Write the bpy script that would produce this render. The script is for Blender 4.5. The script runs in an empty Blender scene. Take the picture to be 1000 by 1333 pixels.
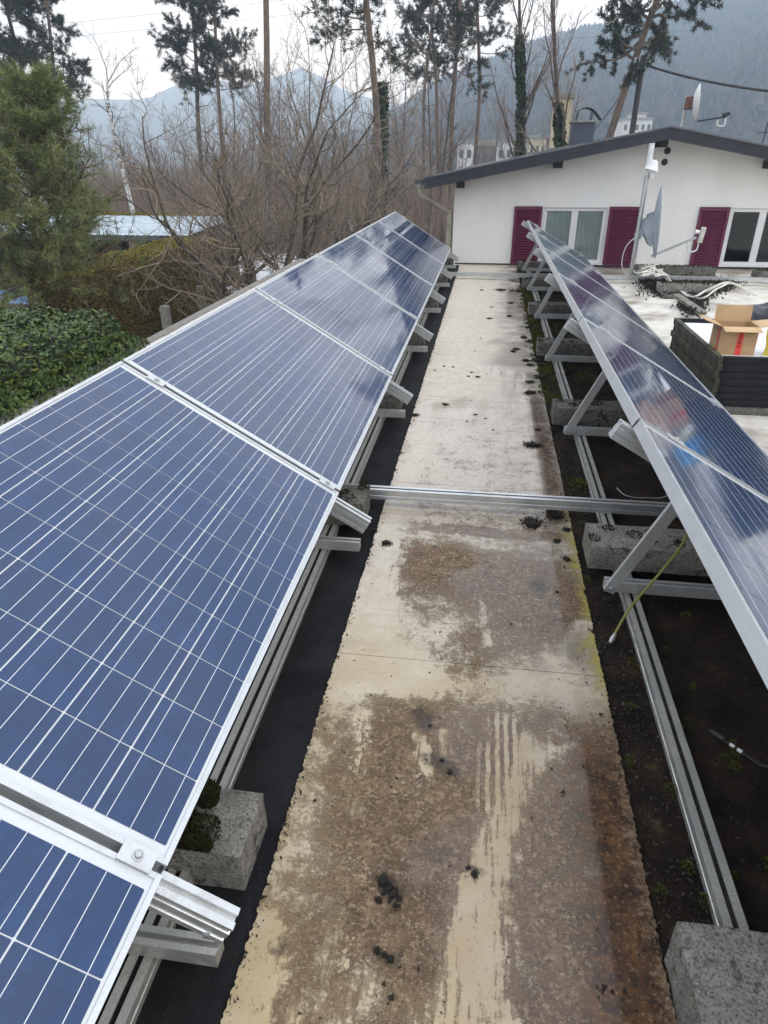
import bpy, math, random
from mathutils import Vector, Matrix, noise
import numpy as np

# ------------------------------------------------------------------ camera, sky, sun, exposure
scene = bpy.context.scene
COL = scene.collection
F_PX, PIT, YAW, ROLL, CAM_Z = 874.4, 0.4845, -0.145, -0.0048, 1.52

def cam_axes():
    cy, sy, cp, sp = math.cos(YAW), math.sin(YAW), math.cos(PIT), math.sin(PIT)
    fw = Vector((sy*cp, cy*cp, -sp)); r = Vector((cy, -sy, 0)); u = r.cross(fw)
    c, s = math.cos(ROLL), math.sin(ROLL)
    return fw, c*r + s*u, -s*r + c*u
FW, RT, UP = cam_axes()
cam_data = bpy.data.cameras.new('camera')
cam = bpy.data.objects.new('camera', cam_data); COL.objects.link(cam)
cam_data.sensor_fit = 'VERTICAL'; cam_data.sensor_height = 36.0
cam_data.lens = F_PX/1333.0*36.0
cam_data.clip_start = 0.02; cam_data.clip_end = 9000
M = Matrix((RT, UP, -FW)).transposed().to_4x4(); M.translation = (0, 0, CAM_Z)
cam.matrix_world = M
scene.camera = cam

SUN_EL, SUN_AZ = math.radians(38), math.radians(100)     # azimuth measured from +y towards +x
world = bpy.data.worlds.new('World'); scene.world = world; world.use_nodes = True
def build_world():
    nt = world.node_tree; nt.nodes.clear()
    out = nt.nodes.new('ShaderNodeOutputWorld'); bg = nt.nodes.new('ShaderNodeBackground')
    sky = nt.nodes.new('ShaderNodeTexSky'); sky.sky_type = 'NISHITA'; sky.sun_disc = False
    sky.sun_elevation = SUN_EL; sky.sun_rotation = SUN_AZ
    tc = nt.nodes.new('ShaderNodeTexCoord'); mp = nt.nodes.new('ShaderNodeMapping')
    mp.inputs['Scale'].default_value = (1, 1, 2.6)
    n = nt.nodes.new('ShaderNodeTexNoise'); n.inputs['Scale'].default_value = 2.3
    n.inputs['Detail'].default_value = 6; n.inputs['Roughness'].default_value = .55
    rp = nt.nodes.new('ShaderNodeValToRGB')
    rp.color_ramp.elements[0].position = .36; rp.color_ramp.elements[0].color = (9.6, 11.6, 14.4, 1)
    rp.color_ramp.elements[1].position = .60; rp.color_ramp.elements[1].color = (15.0, 16.0, 17.4, 1)
    mx = nt.nodes.new('ShaderNodeMix'); mx.data_type = 'RGBA'; mx.inputs['Factor'].default_value = .88
    nt.links.new(tc.outputs['Generated'], mp.inputs['Vector']); nt.links.new(mp.outputs[0], n.inputs['Vector'])
    nt.links.new(n.outputs['Fac'], rp.inputs['Fac'])
    nt.links.new(sky.outputs[0], mx.inputs['A']); nt.links.new(rp.outputs[0], mx.inputs['B'])
    nt.links.new(mx.outputs['Result'], bg.inputs['Color']); bg.inputs['Strength'].default_value = .1
    nt.links.new(bg.outputs[0], out.inputs['Surface'])
build_world()
sd = bpy.data.lights.new('sun', 'SUN'); sd.energy = 1.0; sd.angle = math.radians(24); sd.color = (1, .96, .9)
sun = bpy.data.objects.new('sun', sd); COL.objects.link(sun)
sdir = Vector((math.sin(SUN_AZ)*math.cos(SUN_EL), math.cos(SUN_AZ)*math.cos(SUN_EL), math.sin(SUN_EL)))
sun.rotation_euler = sdir.to_track_quat('Z', 'Y').to_euler(); sun.location = (20, -5, 30)
scene.view_settings.view_transform = 'Standard'; scene.view_settings.look = 'None'
scene.view_settings.gamma = 1; scene.view_settings.use_curve_mapping = False
scene.view_settings.exposure = 0.36
scene.render.engine = 'CYCLES'
scene.cycles.use_denoising = True
scene.cycles.max_bounces = 6; scene.cycles.diffuse_bounces = 3; scene.cycles.glossy_bounces = 4
scene.cycles.transparent_max_bounces = 16; scene.cycles.volume_bounces = 3
scene.cycles.caustics_reflective = False; scene.cycles.caustics_refractive = False

# ------------------------------------------------------------------ helpers
def ray(px, py):
    return FW + RT*((px-500)/F_PX) + UP*((666.5-py)/F_PX)
def pz(px, py, z=0.0):                    # photo measurement -> point at height z
    d = ray(px, py); t = (z-CAM_Z)/d.z; return Vector((d.x*t, d.y*t, z))
def py_(px, py, y):                       # photo measurement -> point at distance y
    d = ray(px, py); t = y/d.y; return Vector((d.x*t, y, CAM_Z+d.z*t))
GROUND = -2.9

class MB:
    def __init__(s): s.v = []; s.f = []; s.mi = []
    def add(s, vs, fs, m=0):
        o = len(s.v); s.v += [tuple(v) for v in vs]; s.f += [tuple(i+o for i in f) for f in fs]; s.mi += [m]*len(fs); return s
    def box(s, x0, x1, y0, y1, z0, z1, m=0, bev=0.0):
        if bev:
            b = bev
            vs = []; 
            for (z, k) in ((z0, b), (z0+b, 0), (z1-b, 0), (z1, b)):
                a0, a1, c0, c1 = x0+k, x1-k, y0+k, y1-k
                vs += [(a0+b*(k == 0), c0, z), (a1-b*(k == 0), c0, z), (a1, c0+b*(k == 0), z), (a1, c1-b*(k == 0), z),
                       (a1-b*(k == 0), c1, z), (a0+b*(k == 0), c1, z), (a0, c1-b*(k == 0), z), (a0, c0+b*(k == 0), z)]
            fs = [tuple(reversed(range(8))), tuple(range(24, 32))]
            for l in range(3):
                for i in range(8):
                    j = (i+1) % 8; fs.append((l*8+i, l*8+j, l*8+8+j, l*8+8+i))
            return s.add(vs, fs, m)
        vs = [(x0, y0, z0), (x1, y0, z0), (x1, y1, z0), (x0, y1, z0), (x0, y0, z1), (x1, y0, z1), (x1, y1, z1), (x0, y1, z1)]
        return s.add(vs, [(0, 3, 2, 1), (4, 5, 6, 7), (0, 1, 5, 4), (1, 2, 6, 5), (2, 3, 7, 6), (3, 0, 4, 7)], m)
    def prism(s, poly, axis, a, b, m=0):      # poly of 2-D points extruded along an axis
        n = len(poly)
        def p3(p, t):
            return {'x': (t, p[0], p[1]), 'y': (p[0], t, p[1]), 'z': (p[0], p[1], t)}[axis]
        vs = [p3(p, a) for p in poly]+[p3(p, b) for p in poly]
        fs = [tuple(range(n)), tuple(reversed(range(n, 2*n)))]
        for i in range(n):
            j = (i+1) % n; fs.append((i, i+n, j+n, j))
        return s.add(vs, fs, m)
    def bar(s, A, B, w, h, up=(0, 0, 1), m=0, poly=None):   # a profile swept from A to B; poly in (side, up) units
        A = Vector(A); B = Vector(B); d = (B-A).normalized(); sd_ = d.cross(Vector(up)).normalized(); u = sd_.cross(d)
        poly = poly or [(-w/2, -h/2), (w/2, -h/2), (w/2, h/2), (-w/2, h/2)]
        n = len(poly)
        vs = [A+sd_*p[0]+u*p[1] for p in poly]+[B+sd_*p[0]+u*p[1] for p in poly]
        fs = [tuple(range(n)), tuple(reversed(range(n, 2*n)))]
        for i in range(n):
            j = (i+1) % n; fs.append((i, i+n, j+n, j))
        return s.add(vs, fs, m)
    def tube(s, pts, r, sides=6, m=0, cap=True):
        pts = [Vector(p) for p in pts]; n = len(pts)
        rs = r if isinstance(r, (list, tuple)) else [r]*n
        o = len(s.v); ref = None
        for i, p in enumerate(pts):
            d = (pts[min(i+1, n-1)]-pts[max(i-1, 0)])
            if d.length < 1e-9: d = Vector((0, 0, 1))
            d.normalize()
            if ref is None: ref = d.orthogonal().normalized()
            ref = (ref-d*ref.dot(d))
            if ref.length < 1e-6: ref = d.orthogonal()
            ref.normalize(); b = d.cross(ref)
            for k in range(sides):
                a = 2*math.pi*k/sides; s.v.append(tuple(p+(ref*math.cos(a)+b*math.sin(a))*rs[i]))
        for i in range(n-1):
            for k in range(sides):
                j = (k+1) % sides
                s.f.append((o+i*sides+k, o+i*sides+j, o+(i+1)*sides+j, o+(i+1)*sides+k)); s.mi.append(m)
        if cap:
            s.f.append(tuple(reversed(range(o, o+sides)))); s.f.append(tuple(range(o+(n-1)*sides, o+n*sides))); s.mi += [m, m]
        return s
    def lathe(s, prof, axis_o=(0, 0, 0), axis=(0, 0, 1), sides=20, m=0):  # prof: (radius, along)
        ax = Vector(axis).normalized(); e = ax.orthogonal().normalized(); b = ax.cross(e); o0 = Vector(axis_o); o = len(s.v)
        for (r, t) in prof:
            for k in range(sides):
                a = 2*math.pi*k/sides; s.v.append(tuple(o0+ax*t+(e*math.cos(a)+b*math.sin(a))*r))
        for i in range(len(prof)-1):
            for k in range(sides):
                j = (k+1) % sides; s.f.append((o+i*sides+k, o+i*sides+j, o+(i+1)*sides+j, o+(i+1)*sides+k)); s.mi.append(m)
        return s
    def mesh(s, name, mats, smooth=False):
        me = bpy.data.meshes.new(name); me.from_pydata(s.v, [], s.f)
        mats = mats if isinstance(mats, (list, tuple)) else [mats]
        for m in mats: me.materials.append(m)
        if len(mats) > 1: me.polygons.foreach_set('material_index', s.mi)
        if smooth: me.polygons.foreach_set('use_smooth', [True]*len(me.polygons))
        me.update(); return me
    def build(s, name, mats, parent=None, smooth=False, loc=(0, 0, 0), rot=None):
        return obj(name, s.mesh(name, mats, smooth), parent, loc, rot)

def obj(name, me, parent=None, loc=(0, 0, 0), rot=None):
    o = bpy.data.objects.new(name, me); COL.objects.link(o); o.location = loc
    if rot: o.rotation_euler = rot
    if parent: o.parent = parent
    return o
def tag(o, label=None, cat=None, group=None, kind=None):
    if label: o['label'] = label
    if cat:
        o['category'] = cat
        if not kind: o['kind'] = 'thing'
    if group: o['group'] = group
    if kind: o['kind'] = kind
    return o
def thing(name, label, cat, loc=(0, 0, 0), group=None, rot=None):
    o = bpy.data.objects.new(name, None); COL.objects.link(o); o.location = loc
    o.empty_display_size = .1
    if rot: o.rotation_euler = rot
    return tag(o, label, cat, group)
def copy_tree(o, parent=None):
    c = o.copy(); COL.objects.link(c); c.parent = parent
    for ch in list(o.children):
        if ch is not c: copy_tree(ch, c)
    return c
def frac_noise(p, sc=1.0): return noise.noise(Vector(p)*sc)

# ------------------------------------------------------------------ materials
class NT:
    def __init__(s, name):
        s.m = bpy.data.materials.new(name); s.m.use_nodes = True; s.t = s.m.node_tree; s.b = s.t.nodes['Principled BSDF']; s._tc = None
    def n(s, ty, **kw):
        nd = s.t.nodes.new(ty)
        for k, v in kw.items():
            if k.startswith('i_'): s.set(nd.inputs[k[2:].replace('_', ' ')], v)
            else: setattr(nd, k, v)
        return nd
    def set(s, sock, v):
        if hasattr(v, 'is_output'): s.t.links.new(v, sock)
        elif isinstance(v, (tuple, list)) and sock.type == 'RGBA' and len(v) == 3: sock.default_value = (*v, 1)
        else: sock.default_value = v
    def tc(s, which='Object'):
        if s._tc is None: s._tc = s.t.nodes.new('ShaderNodeTexCoord')
        return s._tc.outputs[which]
    def map(s, v, scale): 
        return s.n('ShaderNodeMapping', i_Vector=v, i_Scale=scale).outputs[0]
    def noise(s, v, scale, detail=5, rough=.55, dist=0):
        return s.n('ShaderNodeTexNoise', i_Vector=v, i_Scale=scale, i_Detail=detail, i_Roughness=rough, i_Distortion=dist).outputs['Fac']
    def math(s, op, a, b=0.0, clamp=False):
        nd = s.n('ShaderNodeMath', operation=op, use_clamp=clamp); s.set(nd.inputs[0], a); s.set(nd.inputs[1], b); return nd.outputs[0]
    def ss(s, v, a, b, lo=0.0, hi=1.0):     # smoothstep
        nd = s.n('ShaderNodeMapRange', interpolation_type='SMOOTHSTEP'); s.set(nd.inputs['Value'], v)
        for k, x in (('From Min', a), ('From Max', b), ('To Min', lo), ('To Max', hi)): s.set(nd.inputs[k], x)
        return nd.outputs['Result']
    def mix(s, f, a, b, mode='MIX'):
        nd = s.n('ShaderNodeMix', data_type='RGBA', blend_type=mode); s.set(nd.inputs['Factor'], f); s.set(nd.inputs['A'], a); s.set(nd.inputs['B'], b)
        return nd.outputs['Result']
    def bump(s, h, st=.3, dist=.01):
        nd = s.n('ShaderNodeBump', i_Strength=st, i_Distance=dist, i_Height=h); s.set(s.b.inputs['Normal'], nd.outputs[0]); return nd
    def p(s, **kw):
        for k, v in kw.items(): s.set(s.b.inputs[k.replace('_', ' ')], v)
        return s.m
    def island(s): return s.n('ShaderNodeNewGeometry').outputs['Random Per Island']
    def objrand(s): return s.n('ShaderNodeObjectInfo').outputs['Random']

def two_tone(name, a, b, scale=8, rough=.7, bump=.0, metallic=0.0, lo=.35, hi=.65, bscale=None, bdist=.005, spec=.5):
    t = NT(name); v = t.tc(); n = t.noise(v, scale, 7, .6)
    t.p(Base_Color=t.mix(t.ss(n, lo, hi), a, b), Roughness=rough, Metallic=metallic)
    t.b.inputs['Specular IOR Level'].default_value = spec
    if bump: t.bump(t.noise(v, bscale or scale*6, 6, .65), bump, bdist)
    return t.m
def island_mat(name, cols, rough=.6, trans=None):
    t = NT(name); r = t.island()
    rp = t.n('ShaderNodeValToRGB'); t.set(rp.inputs['Fac'], r); cr = rp.color_ramp
    for i in range(len(cols)-2): cr.elements.new(.5)
    for i, c in enumerate(cols): cr.elements[i].position = i/(len(cols)-1); cr.elements[i].color = (*c, 1)
    t.p(Base_Color=rp.outputs[0], Roughness=rough)
    t.b.inputs['Specular IOR Level'].default_value = .25
    return t.m

def mat_aluminium(name='aluminium', base=(.62, .63, .63), dirt=(.30, .29, .27), amt=.5, rough=.38):
    t = NT(name); v = t.tc()
    n = t.noise(t.map(v, (1, 1, 1)), 9, 8, .65); n2 = t.noise(v, 160, 3, .6)
    d = t.ss(t.math('ADD', t.math('MULTIPLY', n, .8), t.math('MULTIPLY', n2, .25)), .45, .72, 0, amt)
    c = t.mix(d, base, dirt)
    t.p(Base_Color=c, Metallic=t.ss(d, 0, 1, .75, .15), Roughness=t.ss(d, 0, 1, rough, .8))
    t.bump(n2, .06, .001)
    return t.m
ALU = mat_aluminium(); ALU_FRAME = mat_aluminium('frame_aluminium', (.60, .61, .62), (.40, .40, .38), .55, .36)
ALU_DIRTY = mat_aluminium('weathered_aluminium', (.56, .56, .53), (.22, .20, .17), .85, .42)
STEEL = mat_aluminium('galvanised_steel', (.5, .51, .52), (.3, .3, .29), .5, .45)

def mat_cell():
    t = NT('photovoltaic_cell'); v = t.tc()
    vo = t.n('ShaderNodeTexVoronoi', i_Vector=v, i_Scale=55.0); r = t.objrand()
    vo2 = t.n('ShaderNodeTexVoronoi', i_Vector=v, i_Scale=16.0)
    a = t.math('ADD', t.math('MULTIPLY', vo.outputs['Color'], .5), t.math('MULTIPLY', vo2.outputs['Color'], .5))
    c = t.mix(a, (.004, .025, .088), (.009, .044, .138))
    c = t.mix(t.math('MULTIPLY', r, .5), c, (.012, .030, .082))
    t.p(Base_Color=c, Roughness=.35)
    b = t.b; b.inputs['Specular IOR Level'].default_value = .08; b.inputs['Coat Weight'].default_value = 1; b.inputs['Coat IOR'].default_value = 1.5
    dust = t.noise(t.tc('Object'), 5, 4, .6)
    geo = t.n('ShaderNodeNewGeometry').outputs['Position']
    sm = t.noise(geo, 1.6, 4, .55)
    t.set(b.inputs['Coat Roughness'], t.ss(sm, .35, .7, .04, .13))
    return t.m
CELL = mat_cell()
def mat_coated(name, col, rough=.4, cr=.05):
    t = NT(name); t.p(Base_Color=col, Roughness=rough); t.b.inputs['Coat Weight'].default_value = 1; t.b.inputs['Coat Roughness'].default_value = cr
    return t.m
BACKSHEET = mat_coated('white_backsheet', (.56, .58, .60)); BUSBAR = mat_coated('busbar_ribbon', (.60, .63, .68), .35)
RUBBER = two_tone('black_rubber', (.012, .012, .013), (.03, .03, .03), 12, .6)
def mat_concrete(name, a, b, stain, amt):
    t = NT(name); v = t.tc(); g = t.n('ShaderNodeNewGeometry').outputs['Position']; n = t.noise(g, 7, 8, .65); p = t.noise(g, 150, 4, .7); q = t.noise(g, 38, 6, .7)
    c = t.mix(t.ss(n, .3, .7), a, b); c = t.mix(t.ss(p, .50, .62, 0, .75), c, stain); c = t.mix(t.ss(p, .40, .34, 0, .6), c, (.52, .50, .46)); c = t.mix(t.ss(t.math('ADD', t.math('MULTIPLY', q, .6), t.math('MULTIPLY', n, .5)), .55, .68, 0, amt), c, stain)
    t.p(Base_Color=c, Roughness=.95); t.b.inputs['Specular IOR Level'].default_value = .2; t.bump(t.math('ADD', p, q), 1.0, .010); return t.m
CONCRETE = mat_concrete('weathered_concrete', (.20, .187, .165), (.42, .40, .36), (.06, .054, .043), .9)
CONCRETE_DARK = mat_concrete('mossy_concrete', (.10, .096, .08), (.27, .26, .23), (.030, .028, .020), .95)
MOSS = island_mat('moss', [(.012, .008, .005), (.03, .026, .008), (.05, .055, .012), (.022, .014, .008)], .95)
MOSS_GREEN = island_mat('green_moss', [(.02, .018, .008), (.07, .085, .015), (.14, .14, .02), (.035, .035, .012)], .95)
SOIL = island_mat('dark_grit', [(.010, .009, .008), (.035, .028, .022), (.075, .065, .055), (.022, .017, .013)], .9)

# ---- the roof sheet: cream coating, brown silt, standing water
def mat_walkway():
    t = NT('silted_roof_sheet'); pos0 = t.tc()
    flat = t.n('ShaderNodeMapping', i_Vector=pos0, i_Scale=(1, 1, 0)).outputs[0]
    sx = t.n('ShaderNodeSeparateXYZ', i_Vector=flat); X, Y = sx.outputs['X'], sx.outputs['Y']
    n1 = t.noise(flat, 4.5, 10, .65); n2 = t.noise(flat, 18, 9, .72); n3 = t.noise(flat, 95, 5, .65); n4 = t.noise(flat, 1.7, 5, .5); n5 = t.noise(flat, 240, 4, .65); n6 = t.noise(flat, 42, 7, .7)
    stre = t.noise(t.map(flat, (1.6, 17, 1)), 1.0, 7, .62)
    streL = t.noise(t.map(flat, (70, 5, 1)), 1.0, 6, .65)
    wn = t.n('ShaderNodeTexNoise', i_Vector=flat, i_Scale=9.0, i_Detail=6.0, i_Roughness=.65).outputs['Color']
    wsub = t.n('ShaderNodeVectorMath', operation='SUBTRACT'); t.set(wsub.inputs[0], wn); wsub.inputs[1].default_value = (.5, .5, .5)
    wsc = t.n('ShaderNodeVectorMath', operation='SCALE'); t.set(wsc.inputs[0], wsub.outputs[0]); wsc.inputs['Scale'].default_value = .11
    wad = t.n('ShaderNodeVectorMath', operation='ADD'); t.set(wad.inputs[0], flat); t.set(wad.inputs[1], wsc.outputs[0])
    warp = t.n('ShaderNodeMapping', i_Vector=wad.outputs[0], i_Scale=(1, 1, 0)).outputs[0]
    def ramp(pts, sock, scale):
        rp = t.n('ShaderNodeValToRGB'); t.set(rp.inputs['Fac'], t.math('DIVIDE', sock, scale)); cr = rp.color_ramp
        while len(cr.elements) < len(pts): cr.elements.new(.5)
        for e, (a, b) in zip(cr.elements, pts): e.position = a/scale; e.color = (b, b, b, 1)
        return rp.outputs[0]
    def soft(a, b, w, warped=True):        # soft spindle around a stroke, 1 at its core
        A, B = pz(*a), pz(*b); A.z = B.z = 0; d = B-A; L = max(d.length, 1e-4); d /= L
        rel = t.n('ShaderNodeVectorMath', operation='SUBTRACT'); t.set(rel.inputs[0], warp if warped else flat); rel.inputs[1].default_value = A
        dot = t.n('ShaderNodeVectorMath', operation='DOT_PRODUCT'); t.set(dot.inputs[0], rel.outputs[0]); dot.inputs[1].default_value = d
        sc_ = t.n('ShaderNodeClamp'); t.set(sc_.inputs['Value'], dot.outputs['Value']); sc_.inputs['Min'].default_value = 0; sc_.inputs['Max'].default_value = L
        pr = t.n('ShaderNodeVectorMath', operation='SCALE'); pr.inputs[0].default_value = d; t.set(pr.inputs['Scale'], sc_.outputs[0])
        dd = t.n('ShaderNodeVectorMath', operation='DISTANCE'); t.set(dd.inputs[0], rel.outputs[0]); t.set(dd.inputs[1], pr.outputs[0])
        return t.ss(dd.outputs['Value'], w*.25, w*1.35, 1, 0)
    zone = ramp([(.3, .66), (1.40, .68), (1.60, .50), (1.70, .14), (1.92, .20), (2.08, .34), (2.75, .36), (3.05, .30), (4.4, .22), (4.8, .06), (11.5, .0)], Y, 12.0)
    z = t.math('ADD', zone, t.math('MULTIPLY', t.math('SUBTRACT', n1, .5), .9))
    z = t.math('ADD', z, t.math('MULTIPLY', t.math('SUBTRACT', n2, .5), .95))
    z = t.math('ADD', z, t.math('ADD', t.math('MULTIPLY', t.math('SUBTRACT', n3, .5), 1.0), t.math('ADD', t.math('MULTIPLY', t.math('SUBTRACT', n6, .5), .9), t.math('MULTIPLY', t.math('SUBTRACT', n5, .5), .6))))
    z = t.math('ADD', z, t.ss(X, -.42, -.22, -.38, 0.0))
    for (a, b, w, k) in (((570, 740), (715, 775), .23, .56), ((600, 850), (690, 820), .15, .36), ((690, 750), (725, 810), .12, .35), ((580, 690), (720, 700), .05, .35), ((470, 1000), (700, 1250), .25, .10), ((480, 1180), (520, 1150), .06, .4), ((560, 690), (690, 700), .035, .5), ((640, 720), (650, 1000), .03, .0)):  # brown silt strokes; those just before the crosswise rail paint its reflection
        if k: z = t.math('ADD', z, t.math('MULTIPLY', soft(a, b, w), k))
    scr = None
    for (a, b, w, k) in (((606, 1360), (628, 1165), .075, .85), ((628, 1165), (652, 1085), .058, .75), ((652, 1085), (695, 975), .050, .60), ((648, 1250), (655, 1330), .022, .5), ((560, 1330), (600, 1280), .05, .25),
                         ((545, 962), (556, 1003), .026, .60), ((575, 955), (583, 985), .024, .4), ((470, 935), (462, 1060), .03, .34), ((300, 1340), (330, 1240), .09, .45), ((400, 1330), (470, 1290), .06, .25),
                         ((425, 1270), (440, 1210), .04, .25), ((755, 820), (772, 905), .07, .8), ((705, 890), (780, 905), .06, .7), ((440, 860), (540, 880), .12, .7), ((622, 740), (632, 840), .014, .24), ((500, 720), (470, 840), .12, .35)):
        m = t.math('MULTIPLY', soft(a, b, w), k); scr = m if scr is None else t.math('MAXIMUM', scr, m)
    scr = t.math('MULTIPLY', scr, t.ss(streL, .34, .60, .35, 1.15))
    z = t.math('SUBTRACT', z, scr)
    wv = t.n('ShaderNodeTexWave', i_Vector=flat, i_Scale=12.0, i_Distortion=1.6, i_Detail=2.0, bands_direction='X').outputs['Fac']
    fan = t.math('MAXIMUM', soft((655, 942), (662, 985), .045), soft((640, 985), (637, 1045), .05))
    z = t.math('SUBTRACT', z, t.math('MULTIPLY', fan, t.ss(wv, .2, .8, -.05, .46)))
    vo = t.n('ShaderNodeTexVoronoi', i_Vector=warp, i_Scale=52.0, feature='DISTANCE_TO_EDGE').outputs['Distance']
    for (a, b, w) in (((517, 1033), (540, 1013), .036), ((448, 1262), (462, 1215), .030), ((470, 945), (462, 1010), .022), ((850, 870), (860, 865), .02)):
        z = t.math('SUBTRACT', z, t.math('MULTIPLY', soft(a, b, w), t.ss(vo, .06, .34, -.08, .42)))
    brown = t.ss(z, .22, .60)
    gr = t.math('ADD', t.math('MULTIPLY', n6, .40), t.math('ADD', t.math('MULTIPLY', n3, .40), t.math('MULTIPLY', n5, .35)))
    fleck = t.math('MULTIPLY', t.ss(gr, .605, .70), t.ss(n1, .30, .62, .25, 1.0))
    brown = t.math('MULTIPLY', brown, t.math('SUBTRACT', 1.0, t.math('MULTIPLY', fleck, .75)), True)
    cream = t.mix(t.ss(n2, .3, .7), (.56, .48, .375), (.70, .635, .54))
    cream = t.mix(t.ss(stre, .50, .74, 0, .60), cream, (.42, .37, .33))
    cream = t.mix(t.math('MULTIPLY', t.ss(Y, 1.2, 2.6, .9, 0), t.ss(n1, .25, .6, .3, 1)), cream, (.46, .345, .19))
    grime = t.math('MULTIPLY', t.ss(X, .10, .46), t.ss(t.math('ADD', n1, t.math('MULTIPLY', n2, .3)), .50, .76))
    cream = t.mix(t.math('MULTIPLY', grime, .85), cream, (.15, .13, .12))
    cream = t.mix(t.ss(gr, .60, .72, 0, .45), cream, (.27, .22, .17)); cream = t.mix(t.ss(n6, .42, .30, 0, .35), cream, (.42, .35, .25))
    bcol = t.mix(t.ss(n2, .30, .68), (.070, .042, .024), (.225, .145, .082))
    bcol = t.mix(t.ss(gr, .56, .68, 0, .8), bcol, (.38, .28, .175))
    bcol = t.mix(t.ss(n3, .46, .36, 0, .7), bcol, (.042, .026, .017))
    bcol = t.mix(t.ss(n4, .40, .62, 0, .35), bcol, (.10, .060, .045))
    amber = t.math('MULTIPLY', t.ss(t.math('ADD', X, t.math('MULTIPLY', t.math('SUBTRACT', n1, .5), .20)), .25, .36), t.ss(t.math('ADD', Y, t.math('MULTIPLY', t.math('SUBTRACT', n1, .5), .5)), 1.35, 1.70, 1, 0))  # right strip: amber silt plus the panel row's dark reflection, painted into the colour
    amb2 = t.math('MULTIPLY', t.ss(t.math('ADD', X, t.math('MULTIPLY', t.math('SUBTRACT', n1, .5), .18)), .30, .39), t.math('MULTIPLY', t.ss(Y, 2.7, 2.95), t.ss(Y, 5.0, 4.6)))
    amber = t.math('MAXIMUM', amber, amb2)
    acol = t.mix(t.ss(n2, .34, .68), (.014, .006, .003), (.140, .060, .016)); acol = t.mix(t.ss(n3, .54, .70, 0, .7), acol, (.33, .19, .085))
    amber = t.math('MULTIPLY', amber, t.ss(t.math('ADD', X, t.math('ADD', t.math('MULTIPLY', t.math('SUBTRACT', n2, .5), .22), t.math('MULTIPLY', t.math('SUBTRACT', n3, .5), .10))), .43, .47, 1, .15))
    bcol = t.mix(t.math('MULTIPLY', amber, .95), bcol, acol)
    brown = t.math('MAXIMUM', brown, t.math('MULTIPLY', amber, t.ss(t.math('ADD', n2, t.math('MULTIPLY', t.math('SUBTRACT', n3, .5), .7)), .72, .52)))
    black = t.math('MULTIPLY', t.ss(n1, .62, .70, 0, .6), t.ss(Y, 1.5, 1.3))
    for (a, b, w) in (((498, 1150), (515, 1165), .034), ((492, 1240), (512, 1248), .014), ((612, 1135), (620, 1140), .016), ((560, 985), (590, 1005), .026), ((545, 930), (560, 945), .03), ((700, 760), (705, 770), .04)):
        black = t.math('MAXIMUM', black, t.math('MULTIPLY', soft(a, b, w), t.ss(n2, .35, .6, .3, 1)))
    col = t.mix(brown, cream, bcol)
    col = t.mix(t.math('MULTIPLY', black, .85), col, (.022, .018, .016))
    yel = t.math('MULTIPLY', t.ss(t.math('ADD', X, t.math('MULTIPLY', t.math('SUBTRACT', n1, .5), .30)), .40, .48), t.math('MULTIPLY', t.ss(Y, 1.55, 1.85), t.ss(Y, 3.2, 2.8)))
    col = t.mix(t.math('MULTIPLY', yel, t.ss(n2, .35, .6, .15, .8)), col, (.46, .40, .06))
    wz = ramp([(.3, .42), (1.55, .58), (1.72, .36), (1.95, .46), (2.7, .62), (2.9, 1.0), (4.4, 1.0), (4.7, .42), (7.0, .38), (11.5, .30)], Y, 12.0)
    wet = t.math('ADD', wz, t.math('MULTIPLY', t.math('SUBTRACT', n4, .5), 1.0))
    wet = t.math('ADD', wet, t.math('MULTIPLY', t.math('SUBTRACT', n1, .5), .45))
    wet = t.math('ADD', wet, t.ss(X, -.3, .4, -.14, .24))
    wet = t.math('ADD', wet, t.math('MULTIPLY', amber, .5))
    wet = t.ss(wet, .46, .62)
    col = t.mix(t.math('MULTIPLY', wet, .35), col, t.mix(1.0, col, (.55, .46, .42), 'MULTIPLY'))
    t.p(Base_Color=col, Roughness=t.ss(wet, 0, 1, .8, .5))
    b = t.b; b.inputs['Coat IOR'].default_value = 1.33; b.inputs['Specular IOR Level'].default_value = .3
    t.set(b.inputs['Coat Weight'], wet); t.set(b.inputs['Coat Roughness'], t.ss(n2, .3, .7, .01, .06))
    bw = t.n('ShaderNodeBump', i_Distance=.004, i_Height=n1, i_Strength=.08); t.set(b.inputs['Coat Normal'], bw.outputs[0])
    h = t.math('ADD', t.math('MULTIPLY', brown, .5), t.math('ADD', t.math('MULTIPLY', n3, .7), t.math('ADD', t.math('MULTIPLY', n2, .6), t.math('MULTIPLY', n5, .35))))
    bp = t.n('ShaderNodeBump', i_Distance=.008, i_Height=h); t.set(bp.inputs['Strength'], t.ss(wet, 0, 1, .75, .5)); t.set(b.inputs['Normal'], bp.outputs[0])
    return t.m
WALK = mat_walkway()
def mat_roof():
    t = NT('weathered_roof_coating'); v = t.tc(); n1 = t.noise(v, 1.3, 8, .6); n2 = t.noise(v, 9, 8, .65); st = t.noise(t.map(v, (1, 7, 1)), 1.2, 7, .6)
    c = t.mix(t.ss(n2, .3, .7), (.58, .53, .45), (.72, .69, .63)); c = t.mix(t.ss(n1, .48, .66, 0, .85), c, (.22, .17, .12)); c = t.mix(t.ss(st, .55, .75, 0, .6), c, (.20, .17, .15))
    t.p(Base_Color=c, Roughness=t.ss(n1, .4, .6, .7, .3)); t.bump(n2, .3, .004); return t.m
ROOFCOAT = mat_roof()
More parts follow.
